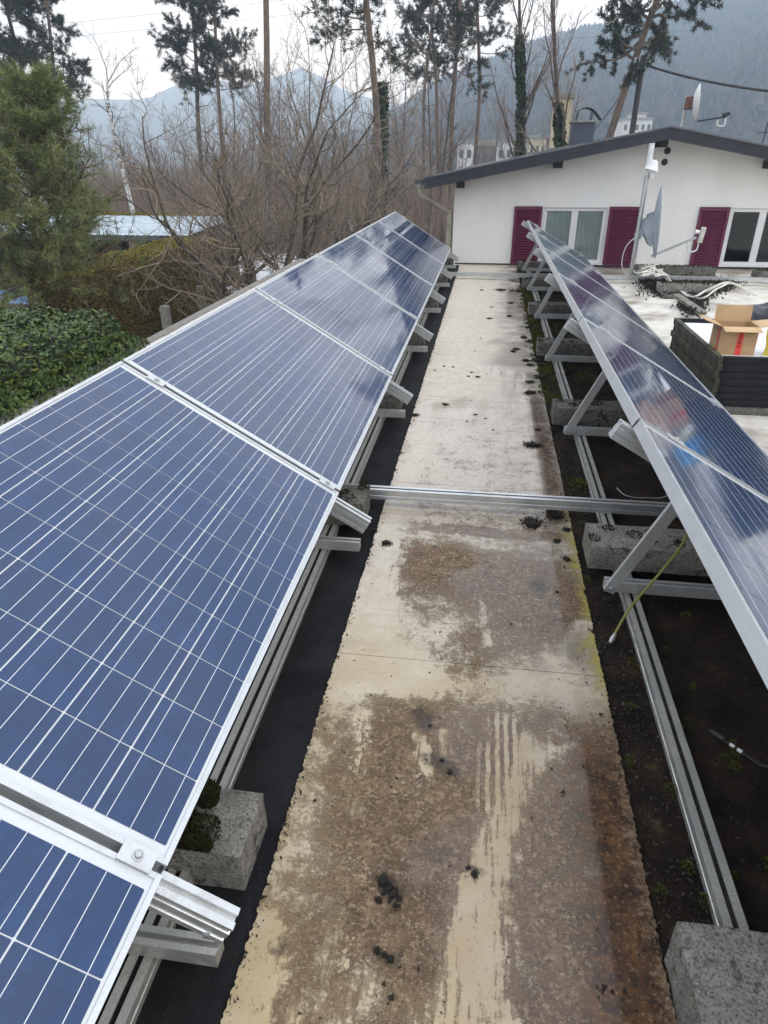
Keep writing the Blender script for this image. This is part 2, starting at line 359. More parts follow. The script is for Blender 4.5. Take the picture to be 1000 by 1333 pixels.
def mat_bitumen(name, a, b, moss):
    t = NT(name); v = t.tc(); n = t.noise(v, 5, 8, .65); g = t.noise(v, 120, 4, .7); n2 = t.noise(v, 22, 6, .6)
    c = t.mix(t.ss(n, .35, .65), a, b); c = t.mix(t.ss(g, .55, .75, 0, .5), c, (.06, .055, .05))
    if moss: c = t.mix(t.math('MULTIPLY', t.ss(n, .56, .66), t.ss(n2, .45, .62)), c, (.075, .05, .022))
    t.p(Base_Color=c, Roughness=.9 if moss else .75); t.b.inputs['Specular IOR Level'].default_value = .12
    t.bump(t.math('ADD', g, n2), .9 if moss else .35, .012 if moss else .004); return t.m
BITUMEN = mat_bitumen('black_roofing_felt', (.007, .007, .008), (.017, .017, .018), False)
DIRTFELT = mat_bitumen('dirty_gritted_felt', (.008, .006, .005), (.030, .020, .014), True)

# ------------------------------------------------------------------ the flat roof
HOUSE_Y = 11.55
roof = tag(MB().box(-3.08, 9.5, -3.0, HOUSE_Y, -.30, -.012).build('roof', ROOFCOAT), kind='structure')
tag(MB().box(-3.20, -3.08, -3.0, HOUSE_Y+.4, -.34, .0, bev=.012).build('roof_kerb', CONCRETE), kind='structure')
low = thing('lower_building', 'rendered lower storey that carries the flat roof', 'building', (0, 0, GROUND))
MB().box(-3.05, 9.4, -2.9, HOUSE_Y, 0, -GROUND-.30).build('wall', two_tone('grey_render', (.4, .39, .36), (.5, .49, .46), 3, .9), low)

def ragged_sheet(name, x0, x1, y0, y1, z0, z1, mat, amp, step, seed, kids=None, left=True, right=True):
    rnd = random.Random(seed); n = max(4, int((y1-y0)/step)); L = []; R = []
    for i in range(n+1):
        y = y0+(y1-y0)*i/n
        sg_ = lambda s: 1 if s == 0.0 else -1
        j = lambda s: amp*(.5*frac_noise((y*3, s, seed*.37))+.5*frac_noise((y*55, s+3, 1.7))+.45*rnd.uniform(-1, 1)+(sg_(s)*rnd.uniform(.6, 1.8) if frac_noise((y*16, s+7, seed*.9)) > .42 else 0))
        L.append((x0+(j(0.0) if left else 0), y)); R.append((x1+(j(9.0) if right else 0), y))
    mb = MB(); vs = [(*p, z1) for p in L]+[(*p, z1) for p in R]+[(*p, z0) for p in L]+[(*p, z0) for p in R]; m = n+1; fs = []
    for i in range(n):
        fs += [(i, m+i, m+i+1, i+1), (2*m+i, i, i+1, 2*m+i+1), (m+i, 3*m+i, 3*m+i+1, m+i+1)]
    fs += [(0, 2*m, 3*m, m), (n, m+n, 3*m+n, 2*m+n)]
    return mb.add(vs, fs).build(name, mat)
tag(ragged_sheet('roofing_felt', -1.75, -.36, -1.0, 11.5, -.012, -.006, BITUMEN, .004, .1, 3), kind='structure')
tag(ragged_sheet('gritted_felt', .40, 1.52, -.5, 11.4, -.012, -.006, DIRTFELT, .03, .05, 5), kind='structure')
walk = tag(ragged_sheet('walkway', -.418, .462, .2, 11.5, -.011, -.004, WALK, .004, .05, 8), kind='structure')
seams = [.39, 1.79, 3.19, 4.59, 5.99, 7.39, 8.79, 10.19, 11.50]
for i in range(8):
    s = ragged_sheet('sheet', -.424, .466, seams[i]+.0015, seams[i+1]-.0015, -.0035, .006, WALK, .0065, .006, 20+i)
    s.parent = walk
s = ragged_sheet('sheet', -.424, .466, -.6, seams[0]-.0015, -.0035, .006, WALK, .0065, .006, 40); s.parent = walk
TOPZ = .006

# ------------------------------------------------------------------ rails, support frames, blocks
RAIL = [(-.026, 0), (.026, 0), (.026, .018), (.0235, .020), (.0235, .024), (.026, .026), (.026, .05), (.0065, .05), (.0065, .046), (.022, .046), (.022, .003), (-.022, .003), (-.022, .046), (-.0065, .046), (-.0065, .05), (-.026, .05), (-.026, .026), (-.0235, .024), (-.0235, .020), (-.026, .018)]
SLOTSHADE = two_tone('slot_shade', (.010, .009, .008), (.035, .03, .025), 40, .95, .5)  # near-black colour standing in for the shade inside the rail slots
def rail(label, A, B, mat=ALU, group=None, joints=()):
    t = thing('mounting_rail', label, 'rail', A, group)
    A = Vector(A); B = Vector(B)
    MB().bar((0, 0, 0), B-A, 0, 0, poly=RAIL).build('channel', mat, t)
    dd_ = (B-A).normalized()*.01; MB().bar(dd_, B-A-dd_, 0, 0, poly=[(-.0215, .0035), (.0215, .0035), (.0215, .038), (-.0215, .038)]).build('slot_shade', SLOTSHADE, t)  # dark strip added in the cavity to paint the slot's shade
    d = (B-A).normalized()
    for s in joints:
        c = d*s; mb = MB(); side = Vector((d.y, -d.x, 0))
        mb.bar(c-d*.11, c+d*.11, .036, .004, m=0); o = mb.build('splice_plate', STEEL, t, loc=(0, 0, .0525))
        for k in (-.085, -.03, .03, .085):
            MB().lathe([(.0001, .006), (.008, .006), (.009, .004), (.009, 0)], axis_o=c+d*k+Vector((0, 0, .0545)), sides=8).build('bolt', STEEL, o, loc=(0, 0, -.0525))
    return t
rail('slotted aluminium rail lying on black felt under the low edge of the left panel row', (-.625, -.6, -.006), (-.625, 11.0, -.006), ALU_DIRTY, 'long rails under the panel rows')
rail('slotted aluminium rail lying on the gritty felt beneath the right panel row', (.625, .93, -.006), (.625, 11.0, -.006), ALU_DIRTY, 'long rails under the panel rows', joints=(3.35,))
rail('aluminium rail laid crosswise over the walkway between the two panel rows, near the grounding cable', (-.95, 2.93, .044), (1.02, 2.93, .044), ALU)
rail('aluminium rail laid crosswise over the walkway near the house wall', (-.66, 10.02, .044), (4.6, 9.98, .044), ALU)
MB_ = MB().tube([(-.5, 11.40, .03), (1.2, 11.40, .03), (6.0, 11.39, .03)], .012, 8)
tag(MB_.build('conduit', RUBBER), 'thin dark conduit running along the foot of the white house wall', 'conduit')
tag(MB().tube([(-.46, 10.35, .022), (.5, 10.33, .02), (1.9, 10.30, .02), (6.0, 10.2, .02)], .016, 8).build('pipe', two_tone('pale_pipe', (.55, .54, .5), (.66, .65, .6), 5, .5)), 'pale thin pipe lying across the roof before the house', 'pipe')

T_L, T_R = .5458, .522
PW, PL, PITCH, FT = .99, 1.65, 1.67, .038
XL, ZL, Y0 = -.5367, CAM_Z-1.2056, .7499-.0
XRH, ZRH, YR = .5455, CAM_Z-.781, 2.258
XR, ZR = XRH+PW*math.cos(T_R), ZRH-PW*math.sin(T_R)
BEAM = [(-.022, -.064), (.022, -.064), (.022, -.050), (.017, -.048), (.017, -.040), (.022, -.038), (.022, -.020), (.016, -.018), (.016, -.010), (.022, -.008), (.022, 0), (.007, 0), (.007, -.012), (-.007, -.012), (-.007, 0), (-.022, 0), (-.022, -.008), (-.016, -.010), (-.016, -.018), (-.022, -.020), (-.022, -.038), (-.017, -.040), (-.017, -.048), (-.022, -.050)]
CLAMP_M = MB().box(-.035, .035, -.021, .021, 0, .004).box(-.035, .035, -.0085, .0085, -.04, 0).mesh('clamp', ALU_FRAME)
BOLT_M = MB().lathe([(.0001, .007), (.006, .007), (.0075, .006), (.0075, 0)], sides=6).lathe([(.0075, .002), (.012, .0015), (.012, 0)], sides=12).mesh('bolt', STEEL)
def support(side, y, label, group):
    # local frame: origin on the felt under the low edge
    if side == 'L': tl, xl, zl, over, top = T_L, XL, ZL, .175, .02
    else: tl, xl, zl, over, top = T_R, XR, ZR, .10, .045
    t = thing('support_frame', label, 'support frame', (xl, y, 0), group)
    u = Vector((math.cos(tl), 0, -math.sin(tl))); nrm = Vector((math.sin(tl), 0, math.cos(tl)))
    base = Vector((0, 0, zl))-nrm*(FT+.001)
    a = base+u*over; b = base-u*(PW+top)
    mb = MB(); mb.bar(b, a, 0, 0, up=nrm, poly=BEAM); beam = mb.build('sloped_beam', ALU, t)
    MB().bar(a-u*.035-nrm*.052+Vector((0, -.0225, 0)), a-u*.035-nrm*.052+Vector((0, -.028, 0)), .014, .014).build('bolt', STEEL, beam)
    xf = (a-u*.02-nrm*.064).x                   # low end of the base beam
    zb0, zb1 = .046, .088
    xr = -PW*math.cos(tl)+(-.02 if side == 'R' else .04)
    BB = [(-.02, 0), (.02, 0), (.02, .042), (.006, .042), (.006, .03), (-.006, .03), (-.006, .042), (-.02, .042)]
    MB().bar((xr, 0, zb0), (xf, 0, zb0), 0, 0, poly=BB).build('base_beam', ALU if side == 'R' else ALU_DIRTY, t)
    # rear strut from the foot of the base beam up to the sloped beam
    foot = Vector((xr+.02, -.032, zb0+.03))
    if side == 'R': topx = xr+.25
    else: topx = xr+.12
    s_ = (topx-base.x)/u.x; pt = base+u*s_-nrm*.045; pt.y = -.032
    st = MB().bar(foot-(pt-foot).normalized()*.02, pt, .012, .042, up=(0, 1, 0), poly=[(-.021, -.01), (.021, -.01), (.021, .008), (.017, .008), (.017, -.006), (-.017, -.006), (-.017, .008), (-.021, .008)]).build('rear_strut', ALU, t)
    obj('bolt', BOLT_M, st, foot+Vector((0, -.011, 0)), (math.pi/2, 0, 0))
    for s2 in (.06, .84):
        cpos = Vector((0, 0, zl))-u*s2+nrm*.0015
        c = obj('clamp', CLAMP_M, t, cpos, (0, tl, 0))
        obj('bolt', BOLT_M, c, (0, 0, .004))
    return t
ordn = ['first', 'second', 'third', 'fourth', 'fifth', 'sixth', 'seventh']
for k in range(7):
    support('L', Y0+k*PITCH, 'aluminium support frame with jutting beam end, left panel row, %s from the house' % ordn[6-k], 'support frames under the left row')
for k in range(-1, 6):
    support('R', YR+k*PITCH, 'aluminium support frame with slanted strut, right panel row, %s from the house' % ordn[5-k], 'support frames under the right row')

def rough_block(x0, x1, y0, y1, z0, z1, seed, amp=.0022, cuts=10):
    mb = MB(); rnd = random.Random(seed)
    nx = max(2, int((x1-x0)/.05)); ny = max(2, int((y1-y0)/.05)); nz = max(2, int((z1-z0)/.04))
    idx = {}
    def V(i, j, k):
        key = (i, j, k)
        if key not in idx:
            x = x0+(x1-x0)*i/nx; y = y0+(y1-y0)*j/ny; z = z0+(z1-z0)*k/nz
            e = (i in (0, nx))+(j in (0, ny))+(k in (0, nz))
            c = Vector(((x0+x1)/2, (y0+y1)/2, (z0+z1)/2)); p = Vector((x, y, z))
            q = noise.noise_vector(p*19+Vector((seed, 0, 0)))*amp
            if e >= 2:
                inn = Vector((0 if i not in (0, nx) else (1 if i == 0 else -1), 0 if j not in (0, ny) else (1 if j == 0 else -1), 0 if k not in (0, nz) else (1 if k == 0 else -1)))
                p += inn*(.0015+amp*.6*abs(rnd.gauss(0, .7)))
            if k == 0: q.z = 0; p.z = z0
            idx[key] = len(mb.v); mb.v.append(tuple(p+q))
        return idx[key]
    def face(a, b, c, d): mb.f.append((a, b, c, d)); mb.mi.append(0)
    for i in range(nx):
        for j in range(ny):
            face(V(i, j, 0), V(i, j+1, 0), V(i+1, j+1, 0), V(i+1, j, 0)); face(V(i, j, nz), V(i+1, j, nz), V(i+1, j+1, nz), V(i, j+1, nz))
        for k in range(nz):
            face(V(i, 0, k), V(i+1, 0, k), V(i+1, 0, k+1), V(i, 0, k+1)); face(V(i, ny, k), V(i, ny, k+1), V(i+1, ny, k+1), V(i+1, ny, k))
    for j in range(ny):
        for k in range(nz):
            face(V(0, j, k), V(0, j, k+1), V(0, j+1, k+1), V(0, j+1, k)); face(V(nx, j, k), V(nx, j+1, k), V(nx, j+1, k+1), V(nx, j, k+1))
    return mb
def tuft_cloud(mb, n, place, size, rnd, scaled=False):
    size0 = size
    for _ in range(n):
        p, up = place(); p = Vector(p); size = size0 if not scaled else size0*(.4 if p.y < 3.2 else 1)
        for _k in range(3):
            d = (Vector(up)+Vector((rnd.gauss(0, .6), rnd.gauss(0, .6), rnd.gauss(0, .35)))).normalized()*size*rnd.uniform(.5, 1.3)
            w = d.orthogonal().normalized()*size*.28; w = Matrix.Rotation(rnd.uniform(0, 6.28), 3, d) @ w
            mb.add([p-w, p+w, p+d], [(0, 1, 2)])
    return mb
def block(label, x0, x1, y0, y1, h, seed, mat=CONCRETE, z0=.044, moss=0, mossbox=None, group=None):
    t = thing('ballast_block', label, 'concrete block', (x0, y0, z0), group)
    rough_block(0, x1-x0, 0, y1-y0, 0, h, seed).build('slab', mat, t)
    if moss:
        rnd = random.Random(seed); mb = MB()
        bx0, bx1, by0, by1 = mossbox or (0, x1-x0, 0, y1-y0)
        cents = [(rnd.uniform(bx0, bx1), rnd.uniform(by0, by1), rnd.uniform(.015, .04)) for _ in range(12 if moss > 1000 else 6)]
        def place():
            c = rnd.choice(cents); a = rnd.uniform(0, 6.28); r = c[2]*math.sqrt(rnd.random())*1.4
            x = min(max(c[0]+math.cos(a)*r, .003), x1-x0-.003); y = min(max(c[1]+math.sin(a)*r, .003), y1-y0-.003)
            return (x, y, h-.002+max(0, (.034 if moss > 1000 else .014)*(1-(r/(c[2]*1.4))**2))), (0, 0, 1)
        tuft_cloud(mb, moss, place, .009, rnd); o = mb.build('moss', MOSS, t); o['kind'] = 'stuff'
    return t
# left row
block('concrete block with dark moss clumps on top, beside the left row beam end', -.80, -.468, .925, 1.105, .125, 1, CONCRETE, -.006, 5200, (.12, .25, .01, .17))
block('concrete block half hidden under the left row near the crosswise rail', -.80, -.475, 2.62, 2.82, .115, 2, CONCRETE_DARK, moss=300, mossbox=(.1, .3, .0, .18))
for k, nm in ((2, 'fifth'), (3, 'fourth'), (4, 'third'), (5, 'second'), (6, 'last')):
    block('dark mossy concrete block under the left row, %s before the house' % nm, -.82, -.50, Y0+k*PITCH+(.12 if k < 6 else .06), Y0+k*PITCH+(.31 if k < 6 else .25), .11, 10+k, CONCRETE_DARK, moss=220, mossbox=(.15, .32, .0, .18), group='ballast blocks of the left row')
# right row
block('big pitted grey concrete block on which the right rail ends, beside the amber silt strip', .468, 1.05, .655, .905, .145, 30, CONCRETE, -.006)
block('long grey concrete beam under the right row, beside the hanging grounding cable', .482, 1.50, 2.40, 2.60, .105, 31, CONCRETE, moss=350, mossbox=(.01, .35, .05, .19))
for k, nm in ((1, 'fifth'), (2, 'fourth'), (3, 'third'), (4, 'second'), (5, 'first')):
    block('dark stained concrete beam under the right row, %s counted from the house' % nm, .470, 1.50, YR+k*PITCH+(.15 if k < 5 else .08), YR+k*PITCH+(.34 if k < 5 else .26), .11, 40+k, CONCRETE_DARK, moss=250, mossbox=(.0, .3, .02, .18), group='ballast beams of the right row')

# ------------------------------------------------------------------ solar panels
CS = .1555; PX, PY = .1592, .1582
CELL_M = MB().add([(-CS/2+.002, -CS/2, 0), (CS/2-.002, -CS/2, 0), (CS/2, -CS/2+.002, 0), (CS/2, CS/2-.002, 0), (CS/2-.002, CS/2, 0), (-CS/2+.002, CS/2, 0), (-CS/2, CS/2-.002, 0), (-CS/2, -CS/2+.002, 0)], [tuple(range(8))]).mesh('cell', CELL)
BUS_M = MB().box(-.0008, .0008, -(10*PY)/2-.004, (10*PY)/2+.004, 0, .0003).mesh('busbar', BUSBAR)
LONG_M = MB().prism([(0, -FT), (.030, -FT), (.030, -FT+.002), (.002, -FT+.002), (.002, -.006), (.0115, -.006), (.0115, 0), (0, 0)], 'y', 0, PL).mesh('frame_profile', ALU_FRAME)
LONG2_M = MB().prism([(0, -FT), (0, 0), (-.0115, 0), (-.0115, -.006), (-.002, -.006), (-.002, -FT+.002), (-.030, -FT+.002), (-.030, -FT)], 'y', 0, PL).mesh('frame_profile', ALU_FRAME)
SHORT_M = MB().box(-PW+.0118, -.0118, 0, .0115, -FT+.001, -.0004).mesh('frame_profile', ALU_FRAME)
BACK_M = MB().box(-PW+.003, -.003, .003, PL-.003, -.0056, -.0040).mesh('backsheet', BACKSHEET)
def panel(label, x, y, z, tilt, group):
    t = thing('solar_panel', label, 'solar panel', (x, y+.01, z), group, (0, tilt, 0))
    obj('backsheet', BACK_M, t)
    obj('frame_profile', LONG_M, t, (-PW, 0, 0)); obj('frame_profile', LONG2_M, t)
    obj('frame_profile', SHORT_M, t); obj('frame_profile', SHORT_M, t, (0, PL-.0115, 0))
    for i in range(6):
        cx = -PW/2+(i-2.5)*PX
        for j in range(10): obj('cell', CELL_M, t, (cx, PL/2+(j-4.5)*PY, -.0030))
        for q in (-1, 0, 1): obj('busbar', BUS_M, t, (cx+q*CS/3, PL/2, -.0028))
    return t
for k in range(-1, 6):
    lab = ['nearest to the front, cut off by the mossy block', 'sixth', 'fifth', 'fourth', 'third', 'second', 'last'][k+1]
    label = ('blue solar panel of the left row, %s counted from the house' % ['seventh', 'sixth', 'fifth', 'fourth', 'third', 'second', 'first'][k+1])
    panel(label, XL, Y0+k*PITCH, ZL, T_L, 'solar panels of the left row')
for k in range(-1, 5):
    panel('blue solar panel of the right row, %s counted from the house' % ['sixth', 'fifth', 'fourth', 'third', 'second', 'first'][k+1], XR, YR+k*PITCH, ZR, T_R, 'solar panels of the right row')

# ------------------------------------------------------------------ cables and litter on the roof
def spline(pts, n=10):
    pts = [Vector(p) for p in pts]; P = [pts[0]]+pts+[pts[-1]]; out = []
    for i in range(1, len(P)-2):
        for k in range(n):
            t = k/n; a, b, c, d = P[i-1], P[i], P[i+1], P[i+2]
            out.append(.5*((2*b)+(c-a)*t+(2*a-5*b+4*c-d)*t*t+(3*b-a-3*c+d)*t**3))
    return out+[pts[-1]]
YG = two_tone('yellow_green_cable', (.16, .17, .02), (.22, .2, .04), 30, .55)
t = thing('grounding_cable', 'yellow green grounding cable hanging from the right row down to the felt', 'cable', pz(797, 832, .01))
o0 = Vector(t.location)
g0 = Vector((.80, 2.30, .42)); p1 = Vector((.68, 2.12, .125)); p2 = pz(820, 792, .075); p3 = pz(797, 832, .012)
MB().tube([p-o0 for p in spline([g0, py_(890, 705, 2.2), py_(860, 745, 2.12), p2, p3])], .0048, 8).build('insulation', YG, t)
MB().tube([Vector((-.0, 0, 0))+(p2-p3)*.18, Vector((0, 0, 0)), (p3-p2)*.12], [.0052, .009, .006], 8).build('cable_lug', STEEL, t)
t = thing('connector_cable', 'black panel cable with white connector bands ending on the gritty felt', 'cable', pz(925, 952, .01))
o0 = Vector(t.location); cp = [pz(925, 952, .008), pz(948, 967, .012), pz(970, 982, .02), pz(1000, 998, .04), pz(1060, 990, .12), Vector((.95, 1.45, .42))]
MB().tube([p-o0 for p in spline(cp, 8)], .0035, 8).build('cable', RUBBER, t)
d = (cp[1]-cp[0]); MB().tube([Vector((0, 0, .002)), d*.75+Vector((0, 0, .002))], .0075, 8).build('plug', RUBBER, t)
for k in (.25, .7):
    a = cp[1].lerp(cp[2], k)-o0; MB().tube([a-d*.12, a+d*.12], .0052, 8).build('band', two_tone('white_band', (.6, .6, .58), (.75, .75, .73), 20, .5), t)
tag(MB().tube(spline([pz(803, 635, .012), pz(815, 645, .03), pz(840, 648, .03), pz(872, 642, .05), Vector((1.0, 3.2, .25))], 8), .0026, 6).build('thin_wire', two_tone('grey_wire', (.3, .3, .28), (.4, .39, .36), 20, .6)), 'thin grey wire looping over the felt behind the crosswise rail', 'wire')
tag(MB().tube(spline([Vector((.62, 4.05, .06)), pz(745, 532, .03), pz(770, 515, .03), pz(800, 500, .10)], 8), .003, 6).build('thin_wire', RUBBER), 'thin dark wire trailing over the right rail splice', 'wire')
MOSSLUMP = two_tone('dark_moss_lump', (.010, .008, .007), (.035, .024, .016), 60, .95, 1.0, bscale=200)
def lump(seed, r, flat=.55):
    rnd = random.Random(seed); mb = MB(); n, m = 9, 6
    for i in range(m+1):
        th = math.pi*i/m
        for k in range(n):
            ph = 2*math.pi*k/n; d = Vector((math.sin(th)*math.cos(ph), math.sin(th)*math.sin(ph), math.cos(th)))
            q = r*(1+.55*noise.noise(d*1.7+Vector((seed, 0, 0)))+.35*noise.noise(d*4.5+Vector((0, seed, 0)))+rnd.uniform(-.08, .08))
            mb.v.append((d.x*q, d.y*q, max(-.3*r, d.z*q*flat)))
    for i in range(m):
        for k in range(n):
            j = (k+1) % n; mb.f.append((i*n+k, (i+1)*n+k, (i+1)*n+j, i*n+j)); mb.mi.append(0)
    return mb
def lump2(i):
    mb = lump(i, 1.0); rn = random.Random(i)
    tuft_cloud(mb, 160, lambda: (Vector((rn.gauss(0, .75), rn.gauss(0, .75), rn.uniform(-.25, .15))), (0, 0, .6)), .42, rn)
    return mb
LUMPS = [lump2(i).mesh('debris_lump', MOSSLUMP) for i in range(6)]
rnd = random.Random(4)
lumpspots = [(690, 580, .024), (697, 581, .02), (692, 683, .034), (722, 672, .03), (503, 708, .015), (541, 541, .016), (580, 527, .014), (487, 690, .010), (608, 549, .007), (619, 540, .008), (688, 445, .016), (690, 498, .02), (700, 470, .03), (685, 470, .022), (672, 455, .018), (663, 412, .02), (665, 395, .022), (667, 379, .022), (637, 415, .016), (627, 378, .014), (652, 378, .03), (675, 380, .03), (687, 427, .022), (682, 440, .025), (668, 458, .02), (640, 400, .01), (622, 491, .012), (614, 485, .009), (578, 477, .010), (566, 482, .007), (690, 512, .024), (705, 492, .03), (725, 705, .012), (738, 690, .014), (632, 545, .006), (642, 560, .006), (737, 728, .012), (712, 435, .02), (700, 560, .012), (590, 478, .008), (610, 490, .008), (690, 476, .02), (499, 1148, .017), (512, 1163, .015), (493, 1172, .010), (516, 1180, .010), (505, 1156, .012), (508, 1172, .009), (500, 1163, .008), (520, 1170, .007), (491, 1238, .010), (508, 1249, .011), (500, 1243, .008), (618, 1139, .015), (586, 1006, .010), (575, 990, .008), (560, 945, .006), (610, 1130, .008)]
for (a, b, r) in lumpspots:
    if b > 900: r *= .62
    p = pz(a, b, TOPZ); o = obj('debris_lump', LUMPS[rnd.randrange(6)], None, (p.x, p.y, TOPZ+r*.25), (0, 0, rnd.uniform(0, 6.28))); o.scale = (r, r*rnd.uniform(.7, 1.2), r*rnd.uniform(.8, 1.1)*(.45 if b > 900 else 1))
    lab_ = {(692, 683): 'largest dark moss clump on the wet silt beside the crosswise rail', (722, 672): 'dark moss clump at the walkway edge touching the crosswise rail', (690, 580): 'pair of moss clumps on amber silt, the larger one', (697, 581): 'pair of moss clumps on amber silt, the smaller one', (503, 708): 'dark moss crumb beside the left beam end past the crosswise rail'}.get((a, b), 'small dark clump of dead moss lying on the pale walkway' if b < 900 else 'flat black splat of wet moss on the brown silt of the walkway')
    tag(o, lab_, 'moss clump', 'moss clumps littering the walkway')
# crumbs, grit and moss: nobody could count these
mb = MB(); rnd = random.Random(11)
def crumb(mb, p, r):
    vs = [Vector(p)+Vector((rnd.uniform(-1, 1)*r, rnd.uniform(-1, 1)*r, rnd.uniform(0, 1.2)*r)) for _ in range(4)]
    mb.add(vs, [(0, 1, 2), (0, 3, 1), (1, 3, 2), (2, 3, 0)])
for i in range(2600):
    y = .5+10.5*rnd.random()**1.6; e = rnd.random()
    x = -.425+abs(rnd.gauss(0, .012)) if e < .35 else (.46-abs(rnd.gauss(0, .06)) if e < .7 else rnd.uniform(-.4, .45))
    crumb(mb, (x, y, TOPZ), rnd.uniform(.0015, .0055) if rnd.random() < .9 else rnd.uniform(.006, .011))
tag(mb.build('crumbs', MOSSLUMP), 'dark crumbs of moss and dirt strewn over the walkway', 'dirt', kind='stuff')
mb = MB()
for i in range(15000):
    y = .4+10.6*rnd.random()**1.5; x = rnd.uniform(.44, 1.45) if rnd.random() < .5 else rnd.uniform(.44, .62)
    crumb(mb, (x, y, -.007), rnd.uniform(.002, .007)*(1+.1*y))
tag(mb.build('grit', SOIL), 'dark grit and crumbled silt on the felt under the right row', 'grit', kind='stuff')
mb = MB()
patches = [(.50+.16*rnd.random()*(1 if rnd.random() < .6 else 4), 3.0+8*rnd.random(), rnd.uniform(.03, .11)) for _ in range(70)]
patches += [(.56+rnd.uniform(-.08, .3), rnd.uniform(.9, 3), rnd.uniform(.008, .022)) for _ in range(26)]
patches += [(.49+rnd.uniform(-.03, .06), rnd.uniform(4.4, 9.5), rnd.uniform(.05, .1)) for _ in range(60)]
def pl_():
    c = rnd.choice(patches); a = rnd.uniform(0, 6.28); r = c[2]*math.sqrt(rnd.random())
    return (c[0]+r*math.cos(a), c[1]+r*math.sin(a)*1.3, -.008+.02*(1-(r/c[2])**2)), (0, 0, 1)
tuft_cloud(mb, 12000, pl_, .014, rnd, True)
tag(mb.build('moss_mat', MOSS_GREEN), 'green and brown moss growing along the walkway edge under the right row', 'moss', kind='stuff')
# leaf
lf = MB(); pts = [(0, 0, 0), (.008, .012, .003), (.009, .026, .006), (0, .045, .002), (-.009, .026, .008), (-.008, .012, .004)]
lf.add(pts, [(0, 1, 2, 3), (0, 3, 4, 5)]); p = pz(940, 1112, .01)
tag(lf.build('dead_leaf', two_tone('dead_leaf', (.22, .1, .05), (.36, .19, .1), 60, .8), loc=(p.x, p.y, 0.0), rot=(.1, .2, .4)), 'curled brown dead leaf on dark felt beside the right rail', 'leaf')

# ------------------------------------------------------------------ the crate and what stands on it
WOODBLK = two_tone('black_board', (.010, .010, .011), (.028, .028, .030), 14, .55, .3)
WOODGRN = two_tone('algae_grown_board', (.030, .030, .016), (.085, .078, .045), 9, .85, .5)
WHITEB = two_tone('white_insulation_board', (.70, .71, .73), (.80, .81, .82), 5, .6)
CX0, CX1, CY0, CY1, CH = 1.535, 2.75, 4.60, 5.82, .36
STACKN = 7; PT = .046
tag(rough_block(0, CX1-CX0+.05, 0, .11, 0, .050, 91).build('bearer_beam', CONCRETE_DARK, None, False, (CX0-.02, CY0-.02, -.012)), 'grey concrete bearer under the front of the stacked black panels', 'beam')
tag(rough_block(0, CX1-CX0+.05, 0, .11, 0, .050, 92).build('bearer_beam', CONCRETE_DARK, None, False, (CX0-.02, CY1-.12, -.012)), 'grey concrete bearer under the rear of the stacked black panels', 'beam')
BLKFR = two_tone('black_anodised_frame', (.006, .006, .007), (.014, .015, .017), 10, .55, .15, spec=.2); GRNFR = two_tone('algae_on_black_frame', (.022, .023, .014), (.080, .074, .045), 7, .8, .4)
hole_m = MB().lathe([(.0001, -.0005), (.004, -.0005), (.0045, .0008)], axis=(0, -1, 0), sides=8).mesh('drain_hole', STEEL)
w, dpt = CX1-CX0, CY1-CY0; srn = random.Random(6)
for i in range(STACKN):
    ox, oy = srn.uniform(-.010, .010), srn.uniform(-.004, .004); z0 = .038+i*(PT+.0015)
    lab_ = ['lowest', 'second from below', 'third from below', 'middle one', 'third from the top', 'second from the top', 'topmost, white back sheet up'][i]
    t = thing('stacked_panel', 'black framed panel lying face down in the stack, '+lab_, 'solar panel', (CX0+ox, CY0+oy, z0), 'black framed panels in the stack')
    for (x0, x1, y0, y1, mt) in ((0, .035, 0, dpt, GRNFR), (w-.035, w, 0, dpt, BLKFR), (.0352, w-.0352, 0, .035, BLKFR), (.0352, w-.0352, dpt-.035, dpt, BLKFR)):
        pr_ = MB().box(x0, x1, y0, y1, 0, PT, bev=.0025).build('frame_profile', mt, t)
    MB().box(.03, w-.03, .03, dpt-.03, .012, .016).build('backsheet', WHITEB, t)
    for x in (.42, .46, .9, .94): obj('drain_hole', hole_m, t, (x+srn.uniform(-.02, .02), -.0003, PT*.5))
ztop = .038+(STACKN-1)*(PT+.0015)+.016
lidz = ztop
CARD = two_tone('cardboard', (.40, .25, .125), (.48, .31, .165), 6, .8); CARDIN = two_tone('cardboard_inside', (.48, .32, .17), (.56, .38, .21), 6, .8)
RED = two_tone('red_tape', (.62, .03, .02), (.72, .06, .04), 8, .5); INK = two_tone('print_ink', (.03, .025, .02), (.05, .04, .03), 30, .7)
bx = thing('cardboard_box', 'open brown cardboard box with red tape standing on the stacked panels', 'box', (1.575, 4.78, lidz))
BW, BD, BH, TH = .235, .20, .185, .004
MB().box(0, BW, 0, TH, 0, BH).build('side_panel', CARD, bx); MB().box(0, BW, BD-TH, BD, 0, BH).build('side_panel', CARD, bx)
MB().box(0, TH, TH, BD-TH, 0, BH).build('side_panel', CARD, bx); MB().box(BW-TH, BW, TH, BD-TH, 0, BH).build('side_panel', CARD, bx)
MB().box(TH, BW-TH, TH, BD-TH, 0, TH).build('bottom', CARDIN, bx)
def flap(A, B, out, L):
    A = Vector(A); B = Vector(B); out = Vector(out).normalized()*L; nrm = (B-A).cross(out).normalized()*.003
    MB().add([A, B, B+out, A+out, A+nrm, B+nrm, B+out+nrm, A+out+nrm], [(3, 2, 1, 0), (4, 5, 6, 7), (0, 1, 5, 4), (1, 2, 6, 5), (2, 3, 7, 6), (3, 0, 4, 7)]).build('flap', CARDIN, bx)
flap((0, BD, BH), (BW, BD, BH), (0, .10, 1), .105)
